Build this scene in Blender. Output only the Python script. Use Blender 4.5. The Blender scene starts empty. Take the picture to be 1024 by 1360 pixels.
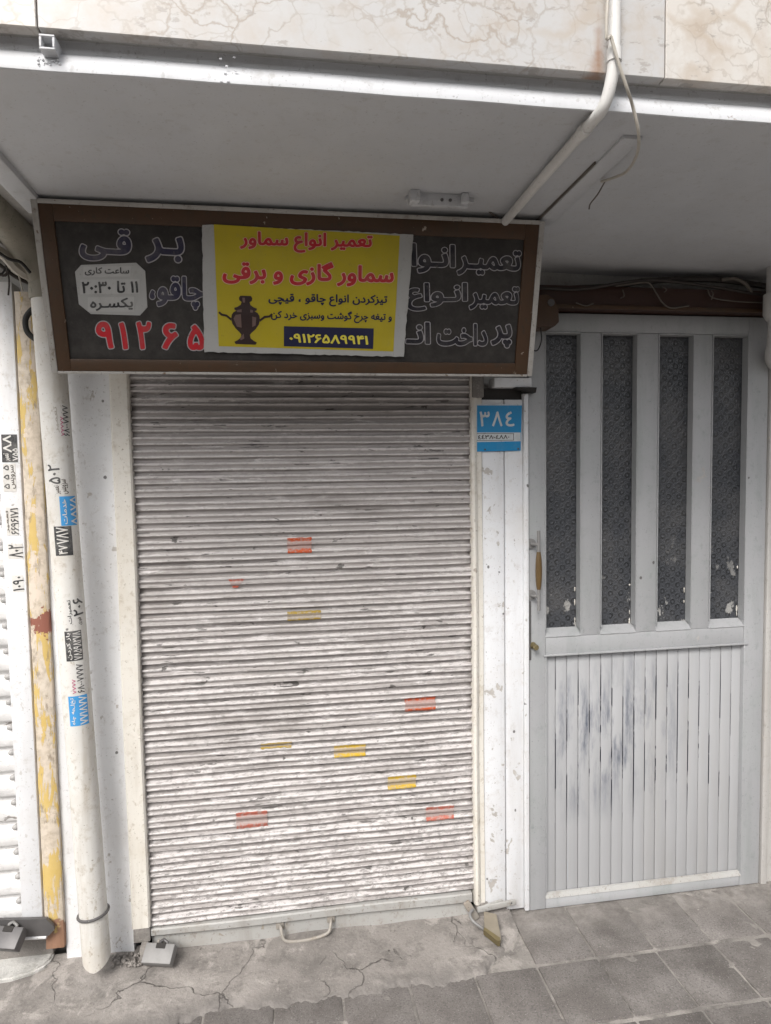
import bpy, bmesh, math, random
import numpy as np
from mathutils import Vector, Matrix
rnd = random.Random(7)
SC = bpy.context.scene
COL = SC.collection
R = math.radians

# ------------------------------------------------------------------ camera
F, PW, PH = 878.0, 1024.0, 1360.0
CAM = Vector((0, -2.25, 1.63))
yaw, pitch, roll = R(8.734), R(3.499), R(.887)
_f = Vector((math.sin(yaw)*math.cos(pitch), math.cos(yaw)*math.cos(pitch), -math.sin(pitch)))
_r0 = Vector((math.cos(yaw), -math.sin(yaw), 0))
_d0 = _f.cross(_r0)
_r = math.cos(roll)*_r0 + math.sin(roll)*_d0
_d = -math.sin(roll)*_r0 + math.cos(roll)*_d0
cd = bpy.data.cameras.new('camera')
cam = bpy.data.objects.new('camera', cd)
COL.objects.link(cam)
cam.matrix_world = Matrix(((_r.x, -_d.x, -_f.x, CAM.x), (_r.y, -_d.y, -_f.y, CAM.y), (_r.z, -_d.z, -_f.z, CAM.z), (0, 0, 0, 1)))
cd.sensor_fit = 'VERTICAL'
cd.sensor_height = 24.0
cd.sensor_width = 24.0
cd.lens = F/PH*24.0
cd.clip_start = .02
cd.clip_end = 500
SC.camera = cam

# ------------------------------------------------------------------ sky, sun, exposure
SUN_EL, SUN_AZ = R(43), R(-28)          # azimuth measured from straight behind the viewer, towards the left
world = bpy.data.worlds.new('World')
SC.world = world
world.use_nodes = True
wn = world.node_tree
bg = wn.nodes['Background']
sky = wn.nodes.new('ShaderNodeTexSky')
sky.sky_type = 'NISHITA'
sky.sun_disc = False
sky.sun_elevation = SUN_EL
sky.sun_rotation = R(180) + R(28)
sky.air_density = 1.0
sky.dust_density = 4.0
hs = wn.nodes.new('ShaderNodeHueSaturation')
hs.inputs['Saturation'].default_value = .22
wn.links.new(sky.outputs['Color'], hs.inputs['Color'])
wn.links.new(hs.outputs['Color'], bg.inputs['Color'])
bg.inputs['Strength'].default_value = .15
sd = bpy.data.lights.new('sun', 'SUN')
sd.energy = 1.7
sd.angle = R(22)
sd.color = (1.0, .96, .91)
sun = bpy.data.objects.new('sun', sd)
COL.objects.link(sun)
sdir = Vector((-math.sin(R(28))*math.cos(SUN_EL), -math.cos(R(28))*math.cos(SUN_EL), math.sin(SUN_EL)))
sun.rotation_euler = (-sdir).to_track_quat('-Z', 'Y').to_euler()
sun.location = (-3, -6, 8)
SC.view_settings.view_transform = 'Standard'
SC.view_settings.look = 'None'
SC.view_settings.gamma = 1
SC.view_settings.exposure = .50
SC.render.engine = 'CYCLES'
SC.cycles.max_bounces = 8
SC.cycles.diffuse_bounces = 5


# ------------------------------------------------------------------ helpers
def at(px, py, y=None, z=None, x=None):
    """photo pixel (1024 x 1360) to the point where its sight line meets a plane of the place"""
    v = _r*((px-PW/2)/F) + _d*((py-PH/2)/F) + _f
    if y is not None: t = (y-CAM.y)/v.y
    elif z is not None: t = (z-CAM.z)/v.z
    else: t = (x-CAM.x)/v.x
    return CAM + v*t


def tag(o, label=None, cat=None, group=None, kind=None):
    if label: o['label'] = label
    if cat: o['category'] = cat
    if group: o['group'] = group
    if kind: o['kind'] = kind
    return o


def empty(name, loc, label, cat, group=None):
    o = bpy.data.objects.new(name, None)
    o.empty_display_size = .05
    COL.objects.link(o)
    o.location = loc
    return tag(o, label, cat, group)


def wloc(o):
    v = Vector((0, 0, 0))
    while o is not None:
        v = v + o.location
        o = o.parent
    return v


def put(name, bm, mat, parent=None, base=None, smooth=False, sharp=40):
    """link a bmesh (world coordinates) as one mesh object; its origin sits at base or at its parent"""
    org = Vector(base) if base is not None else (wloc(parent) if parent else Vector((0, 0, 0)))
    bmesh.ops.recalc_face_normals(bm, faces=bm.faces[:]) if bm.faces else None
    bmesh.ops.translate(bm, verts=bm.verts[:], vec=-org)
    me = bpy.data.meshes.new(name)
    if smooth:
        for f in bm.faces: f.smooth = True
        for e in bm.edges:
            if len(e.link_faces) == 2 and e.calc_face_angle(0) > R(sharp): e.smooth = False
    bm.to_mesh(me)
    bm.free()
    o = bpy.data.objects.new(name, me)
    me.materials.append(mat)
    COL.objects.link(o)
    if parent:
        o.parent = parent
        o.location = org - wloc(parent)
    else:
        o.location = org
    return o


def box(bm, x0, x1, y0, y1, z0, z1, bev=0.0, seg=2, rot=None, about=None):
    vs = [bm.verts.new((x, y, z)) for z in (z0, z1) for y in (y0, y1) for x in (x0, x1)]
    fs = [bm.faces.new([vs[i] for i in q]) for q in ((0, 2, 3, 1), (4, 5, 7, 6), (0, 1, 5, 4), (2, 6, 7, 3), (0, 4, 6, 2), (1, 3, 7, 5))]
    geo = vs
    if bev > 0:
        es = list({e for f in fs for e in f.edges})
        r = bmesh.ops.bevel(bm, geom=es, offset=bev, segments=seg, affect='EDGES', profile=.5)
        geo = list({v for f in r['faces'] for v in f.verts})
        seen = set(geo)
        stack = list(geo)
        while stack:
            v = stack.pop()
            for e in v.link_edges:
                w = e.other_vert(v)
                if w not in seen:
                    seen.add(w); stack.append(w)
        geo = list(seen)
    if rot is not None:
        c = Vector(about) if about else Vector(((x0+x1)/2, (y0+y1)/2, (z0+z1)/2))
        bmesh.ops.rotate(bm, verts=geo, cent=c, matrix=rot)
    return geo


def smooth_path(pts, n=6):
    """Catmull-Rom through pts"""
    P = [Vector(p) for p in pts]
    P = [P[0]*2-P[1]] + P + [P[-1]*2-P[-2]]
    out = []
    for i in range(1, len(P)-2):
        for k in range(n):
            t = k/n
            a, b, c, d = P[i-1:i+3]
            out.append(.5*((2*b)+(c-a)*t+(2*a-5*b+4*c-d)*t*t+(3*b-a-3*c+d)*t**3))
    out.append(P[-2])
    return out


def tube(bm, pts, r, n=12, caps=True, radii=None):
    P = [Vector(p) for p in pts]
    rings = []
    t0 = (P[1]-P[0]).normalized()
    up = Vector((0, 0, 1)) if abs(t0.z) < .9 else Vector((0, 1, 0))
    u = t0.cross(up).normalized()
    for i, p in enumerate(P):
        if i == 0: t = P[1]-P[0]
        elif i == len(P)-1: t = P[-1]-P[-2]
        else: t = (P[i+1]-P[i]).normalized() + (P[i]-P[i-1]).normalized()
        t = t.normalized()
        u = (u-t*u.dot(t)).normalized()
        w = t.cross(u)
        rr = radii[i] if radii else r
        rings.append([bm.verts.new(p+(u*math.cos(a)+w*math.sin(a))*rr) for a in (2*math.pi*k/n for k in range(n))])
    for a, b in zip(rings, rings[1:]):
        for k in range(n):
            bm.faces.new((a[k], a[(k+1) % n], b[(k+1) % n], b[k]))
    if caps:
        bm.faces.new(rings[0][::-1])
        bm.faces.new(rings[-1])
    return rings


def prism(bm, poly, fr, bk):
    """polygon poly (2-D) extruded; fr, bk map (u, v) to 3-D for the front and the back face"""
    a = [bm.verts.new(fr(*p)) for p in poly]
    b = [bm.verts.new(bk(*p)) for p in poly]
    bm.faces.new(a)
    bm.faces.new(b[::-1])
    n = len(a)
    for i in range(n):
        bm.faces.new((a[i], b[i], b[(i+1) % n], a[(i+1) % n]))


def sweep_x(bm, prof, x0, x1, nx=1, closed=False, wob=None):
    """profile of (y, z) points swept along x"""
    rows = []
    for i in range(nx+1):
        x = x0+(x1-x0)*i/nx
        rows.append([bm.verts.new((x, y+(wob(x, z)[0] if wob else 0), z+(wob(x, z)[1] if wob else 0))) for y, z in prof])
    m = len(prof)
    for a, b in zip(rows, rows[1:]):
        for k in range(m if closed else m-1):
            bm.faces.new((a[k], a[(k+1) % m], b[(k+1) % m], b[k]))
    if closed:
        bm.faces.new(rows[0][::-1])
        bm.faces.new(rows[-1])


# ------------------------------------------------------------------ materials
class Nodes:
    def __init__(s, name):
        s.m = bpy.data.materials.new(name)
        s.m.use_nodes = True
        s.t = s.m.node_tree
        s.b = s.t.nodes['Principled BSDF']
        s.g = s.t.nodes.new('ShaderNodeNewGeometry')
        s.pos = s.g.outputs['Position']
        s.island = s.g.outputs['Random Per Island']
        s.k = 0

    def new(s, k): return s.t.nodes.new(k)

    def put(s, sock, v):
        if isinstance(v, bpy.types.NodeSocket): s.t.links.new(v, sock)
        elif isinstance(v, (tuple, list)) and len(v) == 3 and sock.type == 'RGBA': sock.default_value = (*v, 1)
        else: sock.default_value = v

    def vec(s, stretch=(1, 1, 1), off=None, src=None):
        n = s.new('ShaderNodeMapping')
        s.put(n.inputs['Vector'], src or s.pos)
        n.inputs['Scale'].default_value = stretch
        s.k += 1
        n.inputs['Location'].default_value = off or (s.k*3.17, s.k*1.73, s.k*2.39)
        return n.outputs[0]

    def noise(s, scale, detail=4, rough=.55, stretch=(1, 1, 1), dist=0.0, src=None):
        n = s.new('ShaderNodeTexNoise')
        s.put(n.inputs['Vector'], s.vec(stretch, src=src))
        n.inputs['Scale'].default_value = scale
        n.inputs['Detail'].default_value = detail
        n.inputs['Roughness'].default_value = rough
        n.inputs['Distortion'].default_value = dist
        return n.outputs['Fac']

    def ramp(s, f, a, b, lo=0.0, hi=1.0):
        n = s.new('ShaderNodeMapRange')
        s.put(n.inputs[0], f)
        n.inputs[1].default_value = a
        n.inputs[2].default_value = b
        n.inputs[3].default_value = lo
        n.inputs[4].default_value = hi
        return n.outputs[0]

    def mix(s, f, a, b):
        n = s.new('ShaderNodeMix')
        n.data_type = 'RGBA'
        s.put(n.inputs[0], f)
        s.put(n.inputs[6], a)
        s.put(n.inputs[7], b)
        return n.outputs[2]

    def op(s, kind, a, b=0.0, c=None):
        n = s.new('ShaderNodeMath')
        n.operation = kind
        s.put(n.inputs[0], a)
        s.put(n.inputs[1], b)
        if c is not None: s.put(n.inputs[2], c)
        return n.outputs[0]

    def xyz(s):
        n = s.new('ShaderNodeSeparateXYZ')
        s.put(n.inputs[0], s.pos)
        return n.outputs

    def out(s, col, rough=.5, bump=None, bs=.2, bd=.002, metal=0.0, spec=.4):
        s.put(s.b.inputs['Base Color'], col)
        s.put(s.b.inputs['Roughness'], rough)
        s.put(s.b.inputs['Metallic'], metal)
        s.b.inputs['Specular IOR Level'].default_value = spec
        if bump is not None:
            n = s.new('ShaderNodeBump')
            n.inputs['Strength'].default_value = bs
            n.inputs['Distance'].default_value = bd
            s.put(n.inputs['Height'], bump)
            s.put(s.b.inputs['Normal'], n.outputs[0])
        return s.m


def scl(c, k): return tuple(min(1, x*k) for x in c)


def paint(name, col, dirt=(.22, .2, .17), streak=.35, grime=.35, chips=0.0, chipcol=(.12, .09, .07), var=.12, rough=.5, bump=.25, spec=.4, chipscale=14, spots=0.0):
    """weathered paint: broad tone drift, rain streaks, speckled grime and chipped spots"""
    n = Nodes(name)
    c = n.mix(n.ramp(n.noise(1.8, 3), .35, .7), col, scl(col, 1-var))
    c = n.mix(n.op('MULTIPLY', n.ramp(n.noise(9, 5, .65, (1, 1, .12)), .52, .8), streak), c, dirt)
    c = n.mix(n.op('MULTIPLY', n.ramp(n.noise(26, 6, .7), .55, .75), grime), c, scl(dirt, 1.15))
    c = n.mix(n.op('MULTIPLY', n.ramp(n.noise(160, 2, .5), .66, .74), grime), c, scl(dirt, .7))
    c = n.mix(n.op('MULTIPLY', n.ramp(n.noise(48, 7, .68, (1, 1, .6)), .60, .66), grime*.9), c, scl(dirt, 1.1))
    c = n.mix(n.op('MULTIPLY', n.ramp(n.noise(4.5, 6, .7), .48, .72), grime*.55), c, scl(dirt, 1.5))
    h = n.noise(34, 5, .6)
    if chips > 0:
        k = n.ramp(n.noise(chipscale, 8, .62, dist=.4), .80-chips, .815-chips)
        c = n.mix(k, c, n.mix(n.noise(70, 3), chipcol, scl(chipcol, 1.7)))
        k2 = n.ramp(n.noise(chipscale*3.4, 7, .62, (1, 1, .75), .3), .815-chips, .83-chips)
        c = n.mix(n.op('MULTIPLY', k2, .85), c, n.mix(n.noise(90, 3), scl(chipcol, .8), scl(chipcol, 1.6)))
        h = n.op('SUBTRACT', h, n.op('MULTIPLY', n.op('MAXIMUM', k, k2), .6))
    if spots > 0:       # knocked-off dots of paint and old nail holes
        v = n.new('ShaderNodeTexVoronoi')
        v.inputs['Scale'].default_value = 21
        n.put(v.inputs['Vector'], n.vec((1, 1, .8)))
        sp = n.new('ShaderNodeSeparateColor')
        n.put(sp.inputs[0], v.outputs['Color'])
        d = n.op('ADD', v.outputs['Distance'], n.op('MULTIPLY', n.op('SUBTRACT', n.noise(90, 3), .5), .16))
        k = n.op('MULTIPLY', n.ramp(d, .115, .085), n.ramp(sp.outputs[0], 1-spots, 1-spots+.01))
        c = n.mix(n.op('MULTIPLY', k, .85), c, (.1, .095, .09))
        h = n.op('SUBTRACT', h, n.op('MULTIPLY', k, .7))
    return n.out(c, n.ramp(n.noise(20, 3), .3, .7, rough-.08, rough+.12), h, bump, .003, spec=spec)


def flat(name, col, rough=.6, var=.15, metal=0.0, spec=.4, scale=30, dust=0.0, dustcol=(.2, .185, .17)):
    n = Nodes(name)
    c = n.mix(n.noise(scale, 5, .65), scl(col, 1-var), scl(col, 1+var))
    if dust > 0:
        c = n.mix(n.op('MULTIPLY', n.ramp(n.noise(22, 8, .72), .42, .68), dust), c, dustcol)
        c = n.mix(n.op('MULTIPLY', n.ramp(n.noise(75, 5, .65), .62, .66), dust*1.4), c, scl(dustcol, .5))
    return n.out(c, rough, n.noise(scale*3, 4), .12, .001, metal, spec)


M = {}
M['white'] = paint('white_paint', (.76, .765, .78), (.38, .35, .31), .5, .55, .135, (.3, .28, .26))
M['pilaster'] = paint('pilaster_paint', (.77, .78, .80), (.42, .39, .36), .5, .55, .155, (.36, .34, .32), bump=.5, spots=.5)
M['cream'] = paint('cream_paint', (.72, .69, .63), (.34, .29, .22), .55, .6, .135, (.27, .23, .19))
M['grey'] = paint('dirty_grey_paint', (.41, .405, .39), (.2, .175, .145), .7, .8, .14, (.22, .2, .17))
M['post'] = paint('post_paint', (.50, .485, .465), (.25, .22, .19), .6, .5, .11, (.4, .37, .33))
M['door'] = paint('door_paint', (.40, .404, .415), (.20, .23, .215), .55, .4, .10, (.30, .29, .28), rough=.42, spots=.08)
M['pier'] = paint('pier_paint', (.79, .795, .805), (.42, .40, .38), .35, .6, .15, (.38, .36, .34), bump=.6, spots=.14)
M['soffit'] = paint('soffit_paint', (.555, .566, .585), (.33, .32, .30), .12, .42, .03, (.42, .41, .4), var=.16, bump=.12)
M['trim'] = paint('trim_paint', (.60, .61, .63), (.28, .27, .26), .3, .5, .11, (.25, .22, .2))
M['wall'] = paint('wall_plaster', (.45, .44, .42), (.2, .18, .16), .5, .5, .05, (.25, .22, .2), bump=.6)
M['pvc'] = paint('pvc_paint', (.68, .665, .63), (.30, .245, .175), .85, .65, .12, (.34, .31, .27), rough=.45, spots=.06)
M['pvc_brown'] = paint('aged_pvc', (.29, .265, .215), (.10, .105, .075), .8, .7, 0, rough=.5)
M['conduit'] = paint('conduit_paint', (.66, .65, .63), (.3, .27, .22), .2, .3, .06, (.2, .17, .14))
M['brown'] = paint('brown_paint', (.075, .038, .018), (.035, .03, .02), .6, .5, .12, (.27, .23, .19), rough=.38, chipscale=30)
M['darkbrown'] = paint('lintel_paint', (.045, .018, .012), (.02, .014, .01), .2, .4, 0, rough=.45)
M['alu'] = paint('aluminium_edge', (.46, .445, .42), (.15, .12, .09), .7, .7, .15, (.12, .08, .05), rough=.4)
M['panel'] = flat('sign_panel', (.030, .027, .025), .42, .2, dust=.3, dustcol=(.11, .10, .092), spec=.3)
M['steel'] = flat('steel', (.25, .245, .24), .62, .25, .3)
M['dark_steel'] = flat('dark_steel', (.13, .125, .125), .5, .25, .4)
M['dirtymetal'] = paint('dirty_bare_metal', (.34, .315, .28), (.17, .12, .08), .6, .7, .12, (.16, .09, .06), rough=.5)
M['boltgrey'] = flat('bolt_grey', (.36, .35, .34), .4, .2)
M['brass'] = flat('brass', (.22, .18, .095), .45, .25, .6)
M['brass_face'] = flat('worn_brass', (.29, .255, .20), .5, .2, .4)
M['wood'] = flat('wood', (.12, .075, .03), .4, .3)
M['black'] = flat('black_rubber', (.02, .019, .018), .6)
M['cable'] = flat('grey_cable', (.115, .10, .085), .55, .25)
M['cable_white'] = flat('pale_cable', (.42, .39, .34), .55, .25)
M['cable_dark'] = flat('dark_cable', (.035, .028, .024), .5, .25)
M['void'] = flat('dark_gap', (.03, .027, .025), .8)
M['paper'] = paint('poster_paper', (.44, .44, .43), (.26, .25, .23), .3, .35, 0, bump=.1)
M['notice'] = paint('notice_paper', (.50, .5, .49), (.3, .28, .25), .3, .3, 0, bump=.05)
M['paper_clean'] = paint('label_paper', (.68, .665, .635), (.4, .36, .31), .5, .6, .1, (.5, .48, .45), bump=.05)
M['yellow'] = paint('poster_yellow', (.50, .40, .014), (.33, .27, .05), .35, .3, 0, bump=.5, rough=.4)
M['red'] = flat('letter_red', (.50, .012, .022), .45, .12, dust=.25)
M['navy'] = flat('letter_navy', (.012, .012, .05), .45, .15)
M['signnavy'] = flat('sign_letter_navy', (.022, .02, .05), .45, .2, dust=.35)
M['ink'] = flat('letter_ink', (.03, .03, .032), .5, .15, dust=.45, dustcol=(.35, .34, .32))
M['outline'] = flat('letter_outline', (.40, .385, .40), .5, .15, dust=.5)
M['pink'] = flat('letter_pink_edge', (.78, .5, .42), .5, .1)
M['signletter'] = flat('sign_letter', (.010, .009, .016), .4, .2, dust=.3)
M['yellow_ink'] = flat('letter_yellow', (.75, .65, .08), .5, .1)
M['bluelabel'] = paint('plate_blue', (.012, .26, .55), (.2, .3, .4), .25, .12, .03, (.5, .5, .5), bump=.05, rough=.35)
M['plate_white'] = flat('plate_white', (.62, .66, .68), .4, .1, dust=.3)
M['samovar'] = flat('picture_brown', (.03, .014, .013), .45, .3)
M['samovar_light'] = flat('picture_light', (.15, .095, .085), .45, .3)
M['stampblue'] = flat('stamp_blue', (.06, .3, .62), .5, .2)
M['stampred'] = flat('stamp_red', (.45, .08, .18), .5, .2)


def curtain_mat(name, base, worn, dark, low, crest=True):
    """roller shutter paint: dull coat, flaked pale patches drawn out along the slats, black scuffs"""
    n = Nodes(name)
    z = n.xyz()[2]
    c = n.mix(n.noise(3, 4), scl(base, .86), scl(base, 1.12))
    c = n.mix(n.op('MULTIPLY', n.ramp(n.noise(5, 5, .6, (.35, 1, 6)), .5, .72), .5), c, scl(base, .62))
    wear_glint = n.noise(15, 9, .74, (.4, 1, 2.2), .3)
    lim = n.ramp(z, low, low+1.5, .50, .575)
    if crest:           # crowns paler: rubbed paint plus sky-lit ridge lines put into the colour
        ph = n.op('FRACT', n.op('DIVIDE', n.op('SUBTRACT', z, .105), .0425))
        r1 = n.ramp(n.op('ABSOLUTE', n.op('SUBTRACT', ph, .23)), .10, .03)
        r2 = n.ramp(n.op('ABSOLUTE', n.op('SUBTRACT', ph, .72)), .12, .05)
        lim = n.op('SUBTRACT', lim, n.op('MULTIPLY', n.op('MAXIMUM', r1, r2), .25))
    k = n.ramp(n.op('SUBTRACT', wear_glint, lim), 0, .07)
    c = n.mix(n.op('MULTIPLY', k, .8), c, worn)  # same pale tint for flaked patches and the painted crest highlights
    k2 = n.ramp(n.noise(75, 6, .8, (.5, 1, 1)), .51, .58)
    c = n.mix(n.op('MULTIPLY', k2, n.ramp(z, low, low+1.3, .85, .3)), c, scl(base, .62))
    sc = n.ramp(n.noise(19, 7, .6, (.7, 1, 2.0), .6), .66, .68)
    c = n.mix(n.op('MULTIPLY', sc, .85), c, dark)
    sc = n.ramp(n.noise(30, 5, .55, (.35, 1, 2.6), .2), .66, .675)
    c = n.mix(n.op('MULTIPLY', sc, .8), c, dark)
    if crest:           # greasy smears where the slat ends rub in the rails
        x = n.xyz()[0]
        e = n.op('MINIMUM', n.op('SUBTRACT', x, -.481), n.op('SUBTRACT', .648, x))
        g = n.ramp(n.op('ADD', n.op('MULTIPLY', e, 9), n.noise(14, 6, .65, (.6, 1, 1.4))), .62, .42)
        c = n.mix(n.op('MULTIPLY', g, .8), c, (.09, .08, .072))
        st = n.ramp(n.noise(3.2, 6, .62, (.6, 1, 1.6), .4), .56, .68)
        c = n.mix(n.op('MULTIPLY', st, .35), c, (.16, .14, .125))
    return n.out(c, n.ramp(wear_glint, .3, .7, .36, .6), n.op('ADD', n.noise(50, 6, .7), n.op('MULTIPLY', k, .5)), .3, .002, spec=.45)


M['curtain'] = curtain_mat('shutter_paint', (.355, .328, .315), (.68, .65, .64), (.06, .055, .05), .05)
M['curtain2'] = curtain_mat('white_shutter_paint', (.72, .71, .70), (.85, .84, .83), (.2, .18, .16), -1, False)


def yellow_peel():
    n = Nodes('peeling_yellow_paint')
    z = n.xyz()[2]
    c = n.mix(n.noise(6, 5), (.56, .47, .37), (.64, .58, .50))
    c = n.mix(n.ramp(n.noise(40, 6, .7), .45, .66, 0, .7), c, (.38, .31, .23))
    k = n.ramp(n.noise(16, 9, .68, (2.0, 1, .34), .4), .535, .55)
    c = n.mix(n.op('MULTIPLY', k, .9), c, n.mix(n.noise(20, 3), (.54, .36, .08), (.62, .46, .16)))
    k2 = n.ramp(n.noise(14, 8, .6, (1, 1, .8), .5), .60, .61)
    c = n.mix(n.op('MULTIPLY', k2, .9), c, (.64, .55, .46))
    c = n.mix(n.ramp(n.noise(30, 7, .7, (1, 1, .4)), .56, .64, 0, .7), c, (.24, .19, .14))
    # two bare rusty places: by the old hinge and at the foot
    a = n.op('ABSOLUTE', n.op('SUBTRACT', z, 1.17))
    a = n.op('ADD', n.op('MULTIPLY', a, 7), n.op('MULTIPLY', n.noise(20, 7, .7), 1.7))
    c = n.mix(n.ramp(a, 1.06, 1.03), c, (.26, .10, .07))
    b = n.op('ADD', n.op('MULTIPLY', z, 7), n.op('MULTIPLY', n.noise(20, 5), 1.3))
    c = n.mix(n.ramp(b, 1.68, 1.6), c, (.30, .17, .11))
    return n.out(c, .6, n.op('ADD', n.noise(40, 6, .65), n.op('MULTIPLY', k, .6)), .5, .003)


M['peel'] = yellow_peel()


def marble():
    n = Nodes('cream_marble')
    c = n.mix(n.ramp(n.noise(2.2, 5, .6), .35, .7), (.53, .515, .49), (.54, .50, .455))
    c = n.mix(n.ramp(n.island, .6, .95), c, (.45, .445, .44))
    c = n.mix(n.ramp(n.noise(7, 8, .72), .46, .68, 0, .7), c, (.41, .345, .285))
    c = n.mix(n.ramp(n.noise(4, 6, .6), .52, .66, 0, .6), c, (.47, .46, .45))
    for sc, w, col, st in ((4.5, .020, (.27, .22, .17), .62), (10, .034, (.34, .30, .26), .5), (2.1, .05, (.38, .30, .22), .42)):
        v = n.new('ShaderNodeTexVoronoi')
        v.feature = 'DISTANCE_TO_EDGE'
        v.inputs['Scale'].default_value = sc
        m = n.new('ShaderNodeVectorMath')
        m.operation = 'ADD'
        nz = n.new('ShaderNodeTexNoise')
        nz.inputs['Scale'].default_value = 6
        nz.inputs['Detail'].default_value = 6
        n.put(nz.inputs['Vector'], n.vec())
        sc2 = n.new('ShaderNodeVectorMath')
        sc2.operation = 'SCALE'
        sc2.inputs['Scale'].default_value = .35
        n.put(sc2.inputs[0], nz.outputs['Color'])
        n.put(m.inputs[0], n.vec((1, 1, 1.5)))
        n.put(m.inputs[1], sc2.outputs[0])
        n.put(v.inputs['Vector'], m.outputs[0])
        k = n.ramp(v.outputs['Distance'], w, w*.2)
        k = n.op('MULTIPLY', k, n.ramp(n.noise(5, 4), .36, .56))
        c = n.mix(n.op('MULTIPLY', k, st), c, col)
    k = n.ramp(n.noise(22, 8, .66, (1, 1, 2.2)), .60, .64)
    c = n.mix(n.op('MULTIPLY', k, .7), c, (.30, .275, .25))
    # rust run beside the conduit
    x, y, z = n.xyz()
    a = n.op('ADD', n.op('MULTIPLY', n.op('ABSOLUTE', n.op('SUBTRACT', x, .612)), 22), n.op('ADD', n.op('MULTIPLY', n.op('SUBTRACT', z, 2.39), 5), n.noise(30, 5)))
    c = n.mix(n.ramp(a, 1.05, .55, 0, .75), c, (.25, .12, .05))
    return n.out(c, .3, n.noise(30, 4), .08, .002, spec=.5)


M['marble'] = marble()


def concrete(name, a, b, crack=True, spots=True):
    n = Nodes(name)
    c = n.mix(n.ramp(n.noise(2.6, 6, .6), .35, .65), a, b)
    c = n.mix(n.ramp(n.noise(11, 8, .72), .48, .66, 0, .85), c, scl(a, .66))
    c = n.mix(n.ramp(n.noise(8, 8, .68, dist=.6), .54, .62, 0, .7), c, scl(b, 1.3))
    c = n.mix(n.ramp(n.noise(150, 3, .6), .58, .72, 0, .5), c, scl(a, .5))
    c = n.mix(n.ramp(n.noise(210, 2, .6), .64, .72, 0, .6), c, scl(b, 1.5))
    h = n.op('ADD', n.op('MULTIPLY', n.noise(9, 6, .6), 1.5), n.op('MULTIPLY', n.noise(90, 4, .7), .5))
    if crack:
        v = n.new('ShaderNodeTexVoronoi')
        v.feature = 'DISTANCE_TO_EDGE'
        v.inputs['Scale'].default_value = 3.2
        m = n.new('ShaderNodeVectorMath')
        m.operation = 'ADD'
        nz = n.new('ShaderNodeTexNoise')
        nz.inputs['Scale'].default_value = 7
        nz.inputs['Detail'].default_value = 7
        n.put(nz.inputs['Vector'], n.pos)
        s2 = n.new('ShaderNodeVectorMath')
        s2.operation = 'SCALE'
        s2.inputs['Scale'].default_value = .22
        n.put(s2.inputs[0], nz.outputs['Color'])
        n.put(m.inputs[0], n.vec())
        n.put(m.inputs[1], s2.outputs[0])
        n.put(v.inputs['Vector'], m.outputs[0])
        k = n.op('MULTIPLY', n.ramp(v.outputs['Distance'], .009, .002), n.ramp(n.noise(4, 4), .48, .58))
        c = n.mix(n.op('MULTIPLY', k, .6), c, scl(a, .38))
        h = n.op('SUBTRACT', h, n.op('MULTIPLY', k, 1.2))
    if crack:           # towards the paving the skin is thin and greyed by the tread
        y = n.xyz()[1]
        k = n.ramp(n.op('ADD', n.op('MULTIPLY', y, 5), n.noise(9, 7, .65)), -.62, -.95)
        c = n.mix(n.op('MULTIPLY', k, .8), c, n.mix(n.noise(120, 4, .7), (.12, .111, .104), (.23, .213, .2)))
    return n.out(c, .82, h, .7, .008, spec=.25)


M['apron'] = concrete('apron_concrete', (.205, .189, .175), (.315, .291, .27))
M['mortar'] = concrete('joint_mortar', (.20, .186, .172), (.28, .26, .24), False)
M['stone'] = concrete('pale_stone', (.52, .51, .48), (.62, .61, .59))


def paver():
    n = Nodes('paving_slab')
    c = n.mix(n.island, (.118, .107, .099), (.170, .155, .145))
    c = n.mix(n.ramp(n.noise(5, 6, .62), .4, .7, 0, .7), c, (.30, .28, .265))
    c = n.mix(n.ramp(n.noise(170, 3, .7), .5, .68, 0, .7), c, (.085, .08, .077))
    c = n.mix(n.ramp(n.noise(240, 2, .7), .62, .7, 0, .6), c, (.42, .40, .38))
    y = n.xyz()[1]
    k = n.ramp(n.op('ADD', n.op('MULTIPLY', y, 5), n.noise(7, 8, .72)), -.3, .3)
    c = n.mix(n.op('MULTIPLY', k, .8), c, n.mix(n.ramp(n.noise(16, 8, .72), .35, .65), (.19, .172, .158), (.38, .355, .33)))
    return n.out(c, .85, n.noise(120, 5, .75), .6, .004, spec=.2)


M['paver'] = paver()


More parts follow.
